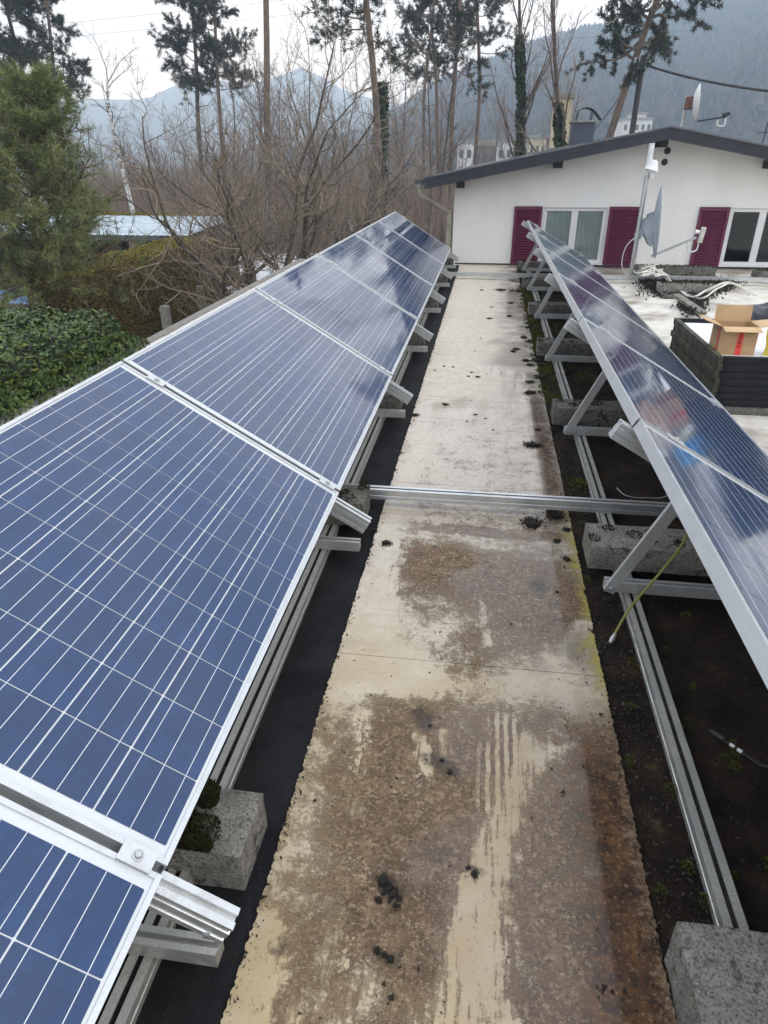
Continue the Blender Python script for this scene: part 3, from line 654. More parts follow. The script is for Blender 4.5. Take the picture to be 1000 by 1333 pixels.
flap((0, 0, BH), (0, BD, BH), (-1, 0, .35), .12); flap((BW, BD, BH), (BW, 0, BH), (1, 0, .12), .12); flap((BW, 0, BH), (0, 0, BH), (0, -1, -.25), .075)
tp = MB().box(.110, .147, -.0012, -.0002, 0, BH-.01).build('tape', RED, bx)
for i, z in enumerate((.055, .075, .092, .110, .128, .142)): MB().box(.122, .134, -.0019, -.0013, z, z+(.012 if i % 2 else .008)).build('print', INK, tp)
MB().box(-.0012, -.0002, .03, .05, .01, BH-.01).build('tape', RED, bx)
for i in range(5): MB().box(.158+i*.012, .167+i*.012, -.0012, -.0004, BH-.030, BH-.018).build('print', INK, bx)
MB().box(.156, .216, -.0012, -.0004, BH-.040, BH-.037).build('print', INK, bx)
BLUE = NT('printed_bag'); v = BLUE.tc(); nn = BLUE.noise(v, 9, 3); sxyz = BLUE.n('ShaderNodeSeparateXYZ', i_Vector=v)
bc = BLUE.mix(BLUE.ss(nn, .47, .53), (.03, .25, .62), (.10, .42, .78)); bc = BLUE.mix(BLUE.ss(sxyz.outputs['X'], .05, .01), bc, (.75, .58, .04)); bc = BLUE.mix(BLUE.ss(sxyz.outputs['Z'], .02, .016), bc, (.7, .6, .05))
BLUE.p(Base_Color=bc, Roughness=.3)
bg_ = thing('product_bag', 'blue and yellow printed plastic bag standing beside the cardboard box', 'bag', (1.875, 4.76, lidz))
mb = MB(); nx, nz = 10, 9
for sgn in (1, -1):
    o = len(mb.v)
    for k in range(nz+1):
        for i in range(nx+1):
            u, v2 = i/nx, k/nz; th = .045*math.sin(math.pi*u)**.6*(1-v2**3)+.001; wob = .004*frac_noise((u*5, v2*5, sgn))
            mb.v.append((u*.24+.008*math.sin(v2*5), sgn*(th+wob)+.05, v2*.17*(1-.05*math.sin(u*9))))
    for k in range(nz):
        for i in range(nx):
            a = o+k*(nx+1)+i; q = (a, a+1, a+nx+2, a+nx+1); mb.f.append(q if sgn < 0 else q[::-1]); mb.mi.append(0)
mb.build('sack', BLUE.m, bg_, True)
lbl = MB()
for (x, z) in ((.035, .05), (.04, .085), (.05, .11)): MB().lathe([(.0001, 0), (.014, 0), (.012, .0015), (.0001, .0018)], axis_o=(x, .0, z), axis=(0, -1, 0), sides=12).build('printed_mark', two_tone('yellow_print', (.75, .5, .05), (.8, .62, .1), 30, .4), bg_, loc=(0, .05-.022, 0))
tag(MB().tube(spline([Vector((1.80, 4.625, lidz+.03)), Vector((1.86, 4.70, lidz+.006)), Vector((1.98, 4.68, lidz+.006)), Vector((2.02, 4.625, lidz+.04)), Vector((1.95, 4.61, lidz+.05)), Vector((1.91, 4.66, lidz+.008)), Vector((2.0, 4.70, lidz+.006)), Vector((2.3, 4.68, lidz+.006))], 8), .006, 6).build('black_cable', RUBBER), 'black cable looped over the front rim of the topmost stacked panel', 'cable')
# dark sack behind the crate
def blob(name, mat, loc, sx_, sy_, sz_, seed, lab, cat):
    mb = MB(); n, m = 28, 16
    for i in range(m+1):
        th = math.pi*i/m
        for k in range(n):
            ph = 2*math.pi*k/n; d = Vector((math.sin(th)*math.cos(ph), math.sin(th)*math.sin(ph), math.cos(th)))
            f = 1+.35*noise.noise(d*1.6+Vector((seed, 0, 0)))-.18*abs(noise.noise(d*4+Vector((0, seed, 0))))
            mb.v.append((d.x*f*sx_, d.y*f*sy_, max(0, d.z*f*sz_+sz_*.6)))
    for i in range(m):
        for k in range(n):
            j = (k+1) % n; mb.f.append((i*n+k, (i+1)*n+k, (i+1)*n+j, i*n+j)); mb.mi.append(0)
    return tag(mb.build(name, mat, None, False, loc), lab, cat)
blob('plastic_sack', two_tone('dark_grey_plastic', (.03, .035, .045), (.06, .068, .085), 7, .35, .3), (2.62, 6.45, -.012), .38, .35, .30, 3, 'crumpled dark grey plastic sack lying behind the stacked panels', 'sack')

# ------------------------------------------------------------------ rubble, slabs and cables before the house
SLABM = CONCRETE_DARK
def slab(lab, px0, px1, pyf, z0, h, dp, seed, mat=SLABM, yaw=0.0):
    a = pz(px0, pyf, z0); b = pz(px1, pyf, z0)
    t = thing('concrete_slab', lab, 'concrete slab', (a.x, a.y, z0), None, (0, 0, yaw))
    rough_block(0, (b-a).length, 0, dp, 0, h, seed, .010).build('slab', mat, t)
    rr = random.Random(seed); mb = MB(); L = (b-a).length
    tuft_cloud(mb, 260, lambda: ((rr.uniform(.02, L-.02), rr.uniform(.01, dp-.01), h-.003), (0, 0, 1)), .022, rr); o = mb.build('moss', MOSS, t); o['kind'] = 'stuff'
    return t
slab('long mossy concrete slab under the satellite mast, before the house shutter', 828, 927, 360, .0, .13, .30, 71)
slab('pale upturned concrete slab amid the rubble heap and white cables', 858, 930, 381, .04, .10, .22, 72, CONCRETE)
slab('broken dark concrete slab at the foot of the rubble heap', 862, 905, 389, -.012, .055, .35, 73)
slab('mossy concrete slab below the dark house window', 986, 1040, 363, .0, .10, .30, 74)
p = pz(893, 402, 0)
tag(MB().bar(pz(880, 384, .10), pz(915, 408, .02), .09, .035).build('wooden_plank', two_tone('grey_weathered_wood', (.12, .11, .09), (.24, .22, .19), 12, .9, .4)), 'grey weathered plank leaning from the rubble towards the stacked panels', 'plank')
mb = MB(); rr = random.Random(8)
def rubb():
    k_ = rr.choice(((868, 378, 14, 4), (893, 372, 16, 4), (915, 380, 10, 5), (900, 398, 8, 6), (850, 368, 10, 3), (935, 372, 12, 3))); a = pz(rr.gauss(k_[0], k_[2]), max(358, rr.gauss(k_[1], k_[3])), 0); return (a.x, a.y, -.012+rr.random()*.06), (0, 0, 1)
tuft_cloud(mb, 5000, rubb, .035, rr)
for _ in range(260):
    q, _u = rubb(); crumb(mb, q, rr.uniform(.01, .04))
tag(mb.build('rubble', SOIL), 'dark soil, dead moss and crumbled rubble heaped around the slabs', 'rubble', kind='stuff')
WCAB = two_tone('off_white_cable', (.55, .54, .48), (.68, .66, .6), 6, .5)
def cab(lab, pts, r=.013): return tag(MB().tube(spline(pts, 10), r, 6).build('white_cable', WCAB), lab, 'cable')
P = lambda a, b, z: pz(a, b, z)
cab('off white cable arching over the rubble towards the stacked panels', [P(860, 352, .1), P(895, 385, .06), P(920, 378, .14), P(945, 368, .22), P(965, 374, .16), P(975, 384, .03)])
cab('off white cable with flat arch beside the other one over the rubble', [P(858, 356, .08), P(905, 388, .05), P(935, 375, .17), P(955, 369, .2), P(985, 385, .02)], .011)
for i in range(5):
    q = [P(833+rr.uniform(-4, 30), 350+rr.uniform(-6, 10), .14+rr.uniform(0, .06)) for _ in range(6)]
    cab(['white cable coil tangled at the mast foot, thickest of the tangle', 'white cable loop hanging over the mossy slab below the mast', 'thin white cable strewn beside the mast foot', 'white cable end curling over the slab edge', 'white cable crossing the tangle towards the rubble'][i], [P(826, 352, .05)]+q+[P(875, 362, .02)], .010 if i else .014)
cab('long white cable running from the mast foot along the house', [P(830, 358, .02), P(900, 372, .02), P(960, 366, .02), P(1040, 374, .02)], .012)

# ------------------------------------------------------------------ mast with dish
GALV = STEEL; LGREY = two_tone('dish_grey_paint', (.34, .38, .42), (.44, .48, .52), 5, .5); WHITEP = two_tone('white_plastic', (.66, .66, .65), (.78, .78, .77), 9, .4)
MY = 10.35
b0 = py_(823, 347, MY); t0 = py_(849, 188, MY)
ms = thing('mast', 'leaning galvanised mast with white lamp head before the house wall', 'mast', (b0.x, b0.y, 0))
o0 = Vector(ms.location)
top = t0-o0; bot = Vector((0, 0, -.012)); k9 = bot.lerp(top, .80)
MB().tube([bot, k9], .030, 12).build('pole', GALV, ms); MB().tube([k9-(top-bot)*.01, top], .033, 12).build('sleeve', WHITEP, ms)
MB().tube([top, top+(top-bot)*.008], .036, 12).build('cap', WHITEP, ms)
lp = bot.lerp(top, .84)
MB().lathe([(.035, .06), (.055, .03), (.075, -.02), (.095, -.06), (.04, -.06), (.035, -.09), (.0001, -.10)], axis_o=lp+Vector((.045, -.05, .03)), axis=(.25, 0, 1), sides=16).build('lamp_head', WHITEP, ms)
MB().tube([lp+Vector((.05, -.05, -.05)), lp+Vector((.05, -.05, -.13))], [.035, .028], 10).build('lamp_bulb', WHITEP, ms)
MB().tube([bot+Vector((-.03, -.035, .02)), k9+Vector((.0, -.035, .0))], .007, 6).build('cable', WCAB, ms)
MB().tube(spline([bot.lerp(top, .33)+Vector((0, -.03, .03)), bot.lerp(top, .26)+Vector((-.13, -.03, .0)), bot.lerp(top, .12)+Vector((-.15, -.03, 0)), bot.lerp(top, .03)+Vector((-.05, -.03, 0))], 8), .007, 6).build('drip_loop', WCAB, ms)
MB().lathe([(.036, -.05), (.036, .05)], axis_o=bot.lerp(top, .335), axis=(.15, 0, 1), sides=12).build('clamp', GALV, ms)
ds = thing('satellite_dish', 'grey satellite dish seen edge on with long receiver arm, clamped to the mast', 'satellite dish', tuple(py_(857, 290, MY)))
o0 = Vector(ds.location)
axis = Vector((.97, -.15, .07)).normalized(); R = .45
mb = MB(); prof = [(R*i/8, .06*(i/8)**2-.06) for i in range(9)]; prof += [(R+.008, .002), (R+.004, -.006)]+[(R*i/8, .06*(i/8)**2-.068) for i in range(8, -1, -1)]
mb.lathe(prof, axis=axis, sides=40)
bw = mb.build('reflector', LGREY, ds, True)
c0 = bot.lerp(top, .335)+Vector(ms.location)-o0
MB().bar(c0, Vector(axis)*-.12, .05, .10).build('bracket', LGREY, ds)
for yy in (-.09, .085): MB().prism([(-.20, -.09), (-.20, .03), (-.15, .06), (-.15, .10), (-.06, .14), (-.05, -.30), (-.09, -.28)], 'y', yy, yy+.005).build('rib', LGREY, ds)
lnb = py_(910, 308, MY-.08)-o0; arm0 = Vector((-.02, 0, -R+.02))
MB().bar(arm0, lnb+Vector((-.03, 0, -.01)), .028, .03).build('arm', GALV, ds)
MB().box(-.028, .028, -.035, .035, -.10, .10, bev=.008).build('receiver', two_tone('pale_receiver', (.5, .49, .43), (.6, .58, .52), 9, .5), ds, loc=lnb+Vector((.03, 0, .02)), rot=(0, .12, 0))
MB().tube([lnb+Vector((-.06, 0, .06)), lnb+Vector((.0, 0, .055))], [.03, .022], 12).build('feed_horn', WHITEP, ds)
MB().tube(spline([lnb+Vector((.01, 0, -.07)), lnb+Vector((.0, 0, -.17)), lnb+Vector((-.09, 0, -.19)), lnb+Vector((-.13, 0, -.10)), lnb+Vector((-.12, 0, -.06))], 8), .010, 8).build('cable', WHITEP, ds)

# ------------------------------------------------------------------ the house
def mat_render():
    t = NT('white_render'); v = t.tc(); n = t.noise(v, 1.4, 5); f = t.noise(v, 90, 4, .7); st = t.noise(t.map(v, (9, 9, .7)), 1.0, 5, .6)
    c = t.mix(t.ss(n, .35, .65), (.83, .81, .765), (.89, .87, .83)); c = t.mix(t.ss(st, .55, .8, 0, .25), c, (.5, .49, .45))
    t.p(Base_Color=c, Roughness=.9); t.bump(f, .25, .003); return t.m
RENDERW = mat_render()
ANTH = two_tone('anthracite_sheet_metal', (.012, .015, .021), (.020, .024, .032), 3, .45); ANTH_T = two_tone('anthracite_roof_top', (.10, .105, .115), (.16, .165, .17), 4, .6)
DKWOOD = two_tone('dark_beam_wood', (.02, .017, .015), (.04, .033, .028), 9, .7)
PURPLE = two_tone('dark_red_shutter_paint', (.105, .010, .040), (.145, .018, .058), 6, .42); WFRAME = two_tone('white_window_frame', (.74, .74, .73), (.80, .80, .79), 4, .35)
def mat_glass():
    t = NT('window_glass'); nt = t.t; out = [n for n in nt.nodes if n.type == 'OUTPUT_MATERIAL'][0]
    tr = t.n('ShaderNodeBsdfTransparent', i_Color=(.86, .89, .88)); gl = t.n('ShaderNodeBsdfGlossy', i_Roughness=.01); fr = t.n('ShaderNodeFresnel', i_IOR=1.45)
    mx = t.n('ShaderNodeMixShader'); t.set(mx.inputs[0], fr.outputs[0]); nt.links.new(tr.outputs[0], mx.inputs[1]); nt.links.new(gl.outputs[0], mx.inputs[2]); nt.links.new(mx.outputs[0], out.inputs['Surface'])
    return t.m
GLASS = mat_glass()
HX0, HX1, RX = -.56, 5.32, 2.38
hs = thing('house', 'white gabled house with dark roof and dark red shutters at the roof end', 'house', (0, HOUSE_Y, GROUND))
G = -GROUND
sl = (1.86-1.205)/(RX-HX0)          # slope of the underside of the roof
wins = [(.825, 1.775), (3.555, 4.50)]; WZ0, WZ1 = .035+G, .845+G
mb = MB()
def gz(x): return G+1.765-abs(x-RX)*.185
xs = [HX0, wins[0][0], wins[0][1], RX, wins[1][0], wins[1][1], HX1]
for i in range(6):
    a, b = xs[i], xs[i+1]
    if (a, b) in wins:
        mb.add([(a, 0, 0), (b, 0, 0), (b, 0, WZ0), (a, 0, WZ0)], [(0, 1, 2, 3)])
        mb.add([(a, 0, WZ1), (b, 0, WZ1), (b, 0, gz(b)), (a, 0, gz(a))], [(0, 1, 2, 3)])
        rv = .12
        mb.add([(a, 0, WZ0), (b, 0, WZ0), (b, 0, WZ1), (a, 0, WZ1), (a, rv, WZ0), (b, rv, WZ0), (b, rv, WZ1), (a, rv, WZ1)], [(0, 1, 5, 4), (1, 2, 6, 5), (2, 3, 7, 6), (3, 0, 4, 7)])
    else:
        mb.add([(a, 0, 0), (b, 0, 0), (b, 0, gz(b)), (a, 0, gz(a))], [(0, 1, 2, 3)])
D = 9.0
mb.add([(HX0, 0, 0), (HX0, D, 0), (HX0, D, gz(HX0)), (HX0, 0, gz(HX0))], [(3, 2, 1, 0)]); mb.add([(HX1, 0, 0), (HX1, D, 0), (HX1, D, gz(HX1)), (HX1, 0, gz(HX1))], [(0, 1, 2, 3)])
mb.add([(HX0, D, 0), (HX1, D, 0), (HX1, D, gz(HX1)), (RX, D, gz(RX)), (HX0, D, gz(HX0))], [(0, 1, 2, 3, 4)])
mb.build('wall', RENDERW, hs)
OV = .50; EX0, EX1 = HX0-.42, HX1+.47
for (e, nm) in ((EX0, 'l'), (EX1, 'r')):
    sg = 1 if e < RX else -1
    def rz(x, up): return G+1.77-abs(x-RX)*.185+up
    a, b = (e, RX) if sg > 0 else (RX, e)
    rs = MB().add([(a, -OV+.03, rz(a, .0)), (b, -OV+.03, rz(b, .0)), (b, D+OV, rz(b, .0)), (a, D+OV, rz(a, .0)), (a, -OV+.03, rz(a, .10)), (b, -OV+.03, rz(b, .10)), (b, D+OV, rz(b, .10)), (a, D+OV, rz(a, .10))],
             [(0, 3, 2, 1), (4, 5, 6, 7), (0, 1, 5, 4), (1, 2, 6, 5), (2, 3, 7, 6), (3, 0, 4, 7)]).build('roof', [ANTH_T], hs)
    # folded verge flashing: a deep face, a lower lip and a raised edge
    for (y0, y1, u0, u1, mt) in ((-OV-.012, -OV+.028, -.01, .112, ANTH), (-OV-.030, -OV-.0125, -.035, .028, ANTH), (-OV-.028, -OV+.08, .113, .135, ANTH_T)):
        MB().add([(a, y0, rz(a, u0)), (b, y0, rz(b, u0)), (b, y1, rz(b, u0)), (a, y1, rz(a, u0)), (a, y0, rz(a, u1)), (b, y0, rz(b, u1)), (b, y1, rz(b, u1)), (a, y1, rz(a, u1))],
                 [(0, 3, 2, 1), (4, 5, 6, 7), (0, 1, 5, 4), (1, 2, 6, 5), (2, 3, 7, 6), (3, 0, 4, 7)]).build('verge_flashing', mt, rs)
    for i in range(1, 7):
        x = a+(b-a)*i/7; 
        MB().add([(x-.012, -OV+.09, rz(x, .1002)), (x+.012, -OV+.09, rz(x, .1002)), (x+.012, D+OV, rz(x, .1002)), (x-.012, D+OV, rz(x, .1002)), (x-.012, -OV+.09, rz(x, .128)), (x+.012, -OV+.09, rz(x, .128)), (x+.012, D+OV, rz(x, .128)), (x-.012, D+OV, rz(x, .128))],
                 [(0, 3, 2, 1), (4, 5, 6, 7), (0, 1, 5, 4), (1, 2, 6, 5), (2, 3, 7, 6), (3, 0, 4, 7)]).build('standing_seam', ANTH_T, rs)
for x in (HX0+.10, .95, 2.36, 3.90, 5.2):
    z = gz(x)-.012; MB().box(x-.055, x+.055, -OV+.14, .02, z-.105, z-.005).build('purlin', DKWOOD, hs)
gt = MB(); gt.add([(EX0+.03*0-.10+.10*math.cos(a_)*.55, -OV, G+1.75-(RX-EX0)*.185+.09+.075*math.sin(a_)) for a_ in [math.pi+math.pi*i/8 for i in range(9)]]+[(EX0-.10+.10*math.cos(a_)*.55, D+OV, G+1.75-(RX-EX0)*.185+.09+.075*math.sin(a_)) for a_ in [math.pi+math.pi*i/8 for i in range(9)]], [(i, i+1, i+10, i+9) for i in range(8)]).build('gutter', ANTH, hs)
gzl = G+1.75-(RX-EX0)*.185
PIPE = two_tone('beige_downpipe', (.30, .27, .22), (.40, .37, .31), 4, .5)
MB().tube(spline([(EX0-.08, -.33, gzl+.03), (EX0-.06, -.32, gzl-.10), (EX0+.05, -.25, gzl-.17), (HX0-.13, -.06, gzl-.33), (HX0-.07, .0, gzl-.45), (HX0-.07, .0, gzl-1.2), (HX0-.07, .0, .05)], 8), .038, 12).build('downpipe', PIPE, hs, True)
for (x, z) in ((2.50, 1.60+G), (2.485, 1.455+G)):
    MB().lathe([(.034, .008), (.046, .006), (.046, -.004), (.034, -.004), (.034, .0)], axis_o=(x, 0, z), axis=(0, -1, 0), sides=20).lathe([(.034, .001), (.0001, .001)], axis_o=(x, 0, z), axis=(0, -1, 0), sides=20).build('vent', RUBBER, hs)
SLAT_M = None
for wi, (a, b) in enumerate(wins):
    wn = MB().box(a+.002, b-.002, .050, .056, WZ0+.002, WZ0+.004).build('window', WFRAME, hs)
    y0, y1 = .035, .095; fw_ = .055; mid = (a+b)/2
    for (x0, x1, z0, z1, yy0, yy1) in ((a+.001, b-.001, WZ1-fw_, WZ1-.001, y0, y1), (a+.001, b-.001, WZ0+.001, WZ0+fw_, y0, y1), (a+.001, a+fw_, WZ0+fw_, WZ1-fw_, y0, y1), (b-fw_, b-.001, WZ0+fw_, WZ1-fw_, y0, y1), (mid-.05, mid+.05, WZ0+fw_, WZ1-fw_, y0+.003, y1)):
        MB().box(x0, x1, yy0, yy1, z0, z1, bev=.004).build('frame', WFRAME, wn)
    for (x0, x1) in ((a+fw_, mid-.05), (mid+.05, b-fw_)): MB().box(x0-.005, x1+.005, .066, .070, WZ0+fw_-.005, WZ1-fw_+.005).build('pane', GLASS, wn)
    MB().box(a-.03, b+.03, -.05, .034, WZ0-.03, WZ0-.002, bev=.004).build('sill', WFRAME, wn)
    if wi == 0:
        for (x0, x1) in ((a+.02, mid-.01), (mid+.01, b-.02)):
            mb = MB(); n = 24
            top_ = [(x0+(x1-x0)*i/n, .108+.010*math.sin(i*1.9)) for i in range(n+1)]
            mb.add([(x, y, WZ0-.05) for x, y in top_]+[(x, y, WZ1+.1) for x, y in top_], [(i, i+1, n+2+i, n+1+i) for i in range(n)])
            mb.build('curtain', two_tone('sheer_curtain', (.82, .88, .89), (.88, .92, .93), 3, .9), wn)
slm = MB().bar((0, 0, 0), (.36, 0, 0), .030, .007, up=(0, -.72, .70)).mesh('slat', PURPLE)
for (x0, x1, lab) in ((.375, .80, None), (1.80, 2.275, None), (3.10, 3.53, None)):
    sh = MB().box(x0, x0+.042, -.040, -.004, WZ0-.04, WZ1+.015, bev=.003).build('shutter', PURPLE, hs)
    MB().box(x1-.042, x1, -.040, -.004, WZ0-.04, WZ1+.015, bev=.003).build('stile', PURPLE, sh)
    for (z0, z1) in ((WZ0-.04, WZ0+.01), (WZ1-.035, WZ1+.015)): MB().box(x0+.0425, x1-.0425, -.0395, -.0045, z0, z1).build('crossbar', PURPLE, sh)
    MB().box(x0+.041, x1-.041, -.012, -.006, WZ0, WZ1).build('back_board', PURPLE, sh)
    zz = WZ0+.030
    while zz < WZ1-.045:
        o = obj('slat', slm, sh, (x0+.043, -.024, zz)); o.scale = ((x1-x0-.086)/.36, 1, 1); zz += .0385
# chimney on the roof
chx, chy = 1.505, 2.3; rzc = G+1.75-abs(chx-RX)*.185+.10
ch = MB().box(chx-.19, chx+.19, chy-.19, chy+.19, rzc-.15, rzc+.36, bev=.006).build('chimney', two_tone('chimney_cladding', (.045, .055, .075), (.06, .07, .095), 3, .4), hs)
MB().box(chx-.215, chx+.215, chy-.215, chy+.215, rzc+.361, rzc+.392, bev=.005).build('cap', CONCRETE, ch)
for (x, y) in ((-.12, -.12), (.12, -.12), (-.12, .12), (.12, .12)): MB().tube([(chx+x, chy+y, rzc+.39), (chx+x+.02, chy+y, rzc+.53)], .008, 6).build('stay', RUBBER, ch)
mb = MB(); n = 10; arc = [(chx-.11+.40*i/n, rzc+.53+.075*math.sin(math.pi*(i/n*.95+.08))-.11*(i/n)**2.2) for i in range(n+1)]
mb.add([(x, chy-.16, z) for x, z in arc]+[(x, chy+.16, z) for x, z in arc]+[(x, chy-.16, z-.012) for x, z in arc]+[(x, chy+.16, z-.012) for x, z in arc],
       [(i, i+1, n+2+i, n+1+i) for i in range(n)]+[(2*n+2+i, 3*n+3+i, 3*n+4+i, 2*n+3+i) for i in range(n)]+[(i, 2*n+2+i, 2*n+3+i, i+1) for i in range(n)]+[(n+1+i, n+2+i, 3*n+4+i, 3*n+3+i) for i in range(n)])
mb.build('cowl', RUBBER, ch)
# dish and aerial on the house roof
RY = 13.2
o0 = py_(908, 170, RY); rd = thing('roof_dish', 'white satellite dish turned edge on, standing on the dark house roof', 'satellite dish', tuple(py_(909, 135, RY)))
o0 = Vector(rd.location); ax = Vector((.965, -.17, .10)).normalized(); R = .27
prof = [(R*i/8, .08*(i/8)**2-.08) for i in range(9)]+[(R+.006, .002), (R, -.008)]+[(R*i/8, .08*(i/8)**2-.09) for i in range(8, -1, -1)]
MB().lathe(prof, axis=ax, sides=36).build('reflector', WHITEP, rd, True)
roofz = lambda x: GROUND+G+1.75-abs(x-RX)*.185+.10
MB().tube([(-.18, .06, roofz(o0.x-.18)-o0.z-.02), (-.18, .06, .12)], .024, 10).build('post', STEEL, rd)
MB().box(-.20, -.085, -.04, .06, -.08, .10, bev=.01).build('bracket', two_tone('rusty_bracket', (.10, .04, .03), (.18, .09, .07), 20, .7), rd)
l2 = py_(945, 152, RY-.1)-o0
MB().bar((-.0, 0, -R+.02), l2, .022, .022).build('arm', RUBBER, rd)
MB().tube([l2+Vector((-.05, 0, .02)), l2+Vector((.05, 0, .05))], [.035, .025], 10).build('receiver', RUBBER, rd)
MB().tube(spline([l2+Vector((.0, 0, -.02)), l2+Vector((.0, 0, -.12)), l2+Vector((-.1, 0, -.12)), l2+Vector((-.11, 0, -.04))], 6), .012, 6).build('cable', WHITEP, rd)
ap = py_(993, 178, 14.5)
ae = thing('aerial', 'thin aerial rod standing on the dark roof beyond the dish', 'aerial', (ap.x, ap.y, roofz(ap.x)-.03))
MB().tube([(0, 0, 0), (.04, 0, .75)], .010, 6).build('rod', RUBBER, ae)
MB().tube([(-.12, 0, .5), (.2, 0, .53)], .006, 6).build('crossbar', RUBBER, ae)

# ------------------------------------------------------------------ ground, hills
def mat_ground():
    t = NT('winter_ground'); v = t.tc(); n = t.noise(v, .12, 8, .6); n2 = t.noise(v, 1.5, 8, .7); n3 = t.noise(v, 14, 5, .7)
    c = t.mix(t.ss(n2, .35, .65), (.075, .058, .042), (.14, .105, .075)); c = t.mix(t.math('MULTIPLY', t.ss(n, .45, .6), .7), c, (.06, .07, .025)); c = t.mix(t.ss(n3, .5, .75, 0, .5), c, (.2, .15, .11))
    t.p(Base_Color=c, Roughness=1.0); t.b.inputs['Specular IOR Level'].default_value = .1; t.bump(n3, .6, .05); return t.m
mb = MB(); n = 64; R = 1800
mb.add([(0, 0, GROUND)]+[(R*math.cos(2*math.pi*i/n), R*math.sin(2*math.pi*i/n), GROUND) for i in range(n)], [(0, 1+i, 1+(i+1) % n) for i in range(n)])
tag(mb.build('ground', mat_ground()), kind='structure')

def azel(px, py):
    d = ray(px, py); return math.atan2(d.x, d.y), math.atan2(d.z, math.hypot(d.x, d.y))
def terrain(name, ridge, d0, d1, rows, cols, rough, mat, seed):
    # ridge: list of (azimuth, elevation) as seen from the roof; the slope rises from distance d0 to the crest at d1
    ridge = sorted(ridge); a0, a1 = ridge[0][0], ridge[-1][0]
    def el(a):
        for (p, e), (q, f) in zip(ridge, ridge[1:]):
            if p <= a <= q:
                k = (a-p)/(q-p); k = k*k*(3-2*k)*.5+k*.5; return e+(f-e)*k
        return ridge[-1][1]
    mb = MB(); grid = []
    for i in range(cols+1):
        a = a0+(a1-a0)*i/cols; top = CAM_Z+math.tan(el(a))*d1
        row = []
        for j in range(rows+3):
            k = j/rows
            d = d0+(d1-d0)*k; kk = min(k, 1)
            z = GROUND+(top-GROUND)*(kk**.9) if k <= 1 else top-(top-GROUND)*(k-1)*2.0
            if 0 < k: z += rough*(noise.noise((a*14, k*3.1, seed))+.5*noise.noise((a*45, k*8, seed)))*min(1, k*2)*(.25 if kk == 1 else 1)
            row.append((math.sin(a)*d, math.cos(a)*d, max(z, GROUND-.3)))
        grid.append(row)
    m = rows+3
    for r_ in grid: mb.v += r_
    for i in range(cols):
        for j in range(m-1):
            mb.f.append((i*m+j, (i+1)*m+j, (i+1)*m+j+1, i*m+j+1)); mb.mi.append(0)
    return tag(mb.build(name, mat, None, True), kind='structure'), grid
HILLM = two_tone('wooded_slope', (.020, .022, .014), (.055, .045, .032), .03, 1, lo=.3, hi=.7, spec=.05)
def deg(a): return math.radians(a)
r_px = [(500, 168), (540, 140), (580, 112), (620, 92), (660, 80), (700, 62), (740, 55), (780, 48), (830, 35), (870, 18), (920, 10), (960, 3), (1000, -4)]
ridge = [azel(*p) for p in r_px]
ridge = [(ridge[0][0]-deg(14), .004), (ridge[0][0]-deg(5), .02)]+ridge+[(ridge[-1][0]+deg(a), ridge[-1][1]+e) for a, e in ((8, .01), (20, .0), (40, -.05), (65, -.12), (95, -.20))]
hill, hgrid = terrain('hill', ridge, 240, 620, 16, 150, 7, HILLM, 3.3)
m_px = [(-160, 150), (-60, 140), (60, 135), (130, 128), (190, 128), (240, 108), (275, 104), (320, 112), (360, 100), (390, 90), (420, 100), (450, 118), (500, 132), (560, 150), (640, 170)]
mr = [azel(*p) for p in m_px]; mr = [(mr[0][0]-deg(40), .03), (mr[0][0]-deg(12), .05)]+mr
MOUNT = two_tone('far_mountain', (.030, .034, .040), (.055, .060, .062), .004, 1, spec=.05)
terrain('mountain', mr, 800, 1450, 12, 110, 12, MOUNT, 8.1)
# the wood on the hillside: one far mass
FARWOOD = island_mat('far_bare_wood', [(.035, .028, .022), (.060, .047, .037), (.018, .026, .016), (.05, .042, .032), (.075, .06, .048), (.014, .022, .014)], 1)
mb = MB(); rr = random.Random(21); cols_ = len(hgrid)-1
for _ in range(26000):
    i = rr.randrange(15, cols_-40); j = min(15, int(16*rr.random()**.8)); k, l = rr.random(), rr.random()
    a, b, c, d_ = (Vector(hgrid[i][j]), Vector(hgrid[i+1][j]), Vector(hgrid[i][j+1]), Vector(hgrid[i+1][j+1]))
    p = (a*(1-k)+b*k)*(1-l)+(c*(1-k)+d_*k)*l
    h = rr.uniform(4, 8); w_ = rr.uniform(1.8, 3.4) if rr.random() < .75 else rr.uniform(1.3, 2)
    ring = [(math.cos(q*1.257)*w_*rr.uniform(.6, 1.2), math.sin(q*1.257)*w_*rr.uniform(.6, 1.2), h*rr.uniform(.3, .55)) for q in range(5)]
    vs = [p+Vector((0, 0, -1))]+[p+Vector(q) for q in ring]+[p+Vector((0, 0, h))]
    mb.add(vs, [(0, 1+(q+1) % 5, 1+q) for q in range(5)]+[(6, 1+q, 1+(q+1) % 5) for q in range(5)])
tag(mb.build('hillside_wood', FARWOOD), 'hazy bare woodland covering the hillside behind the house', 'woodland', kind='stuff')

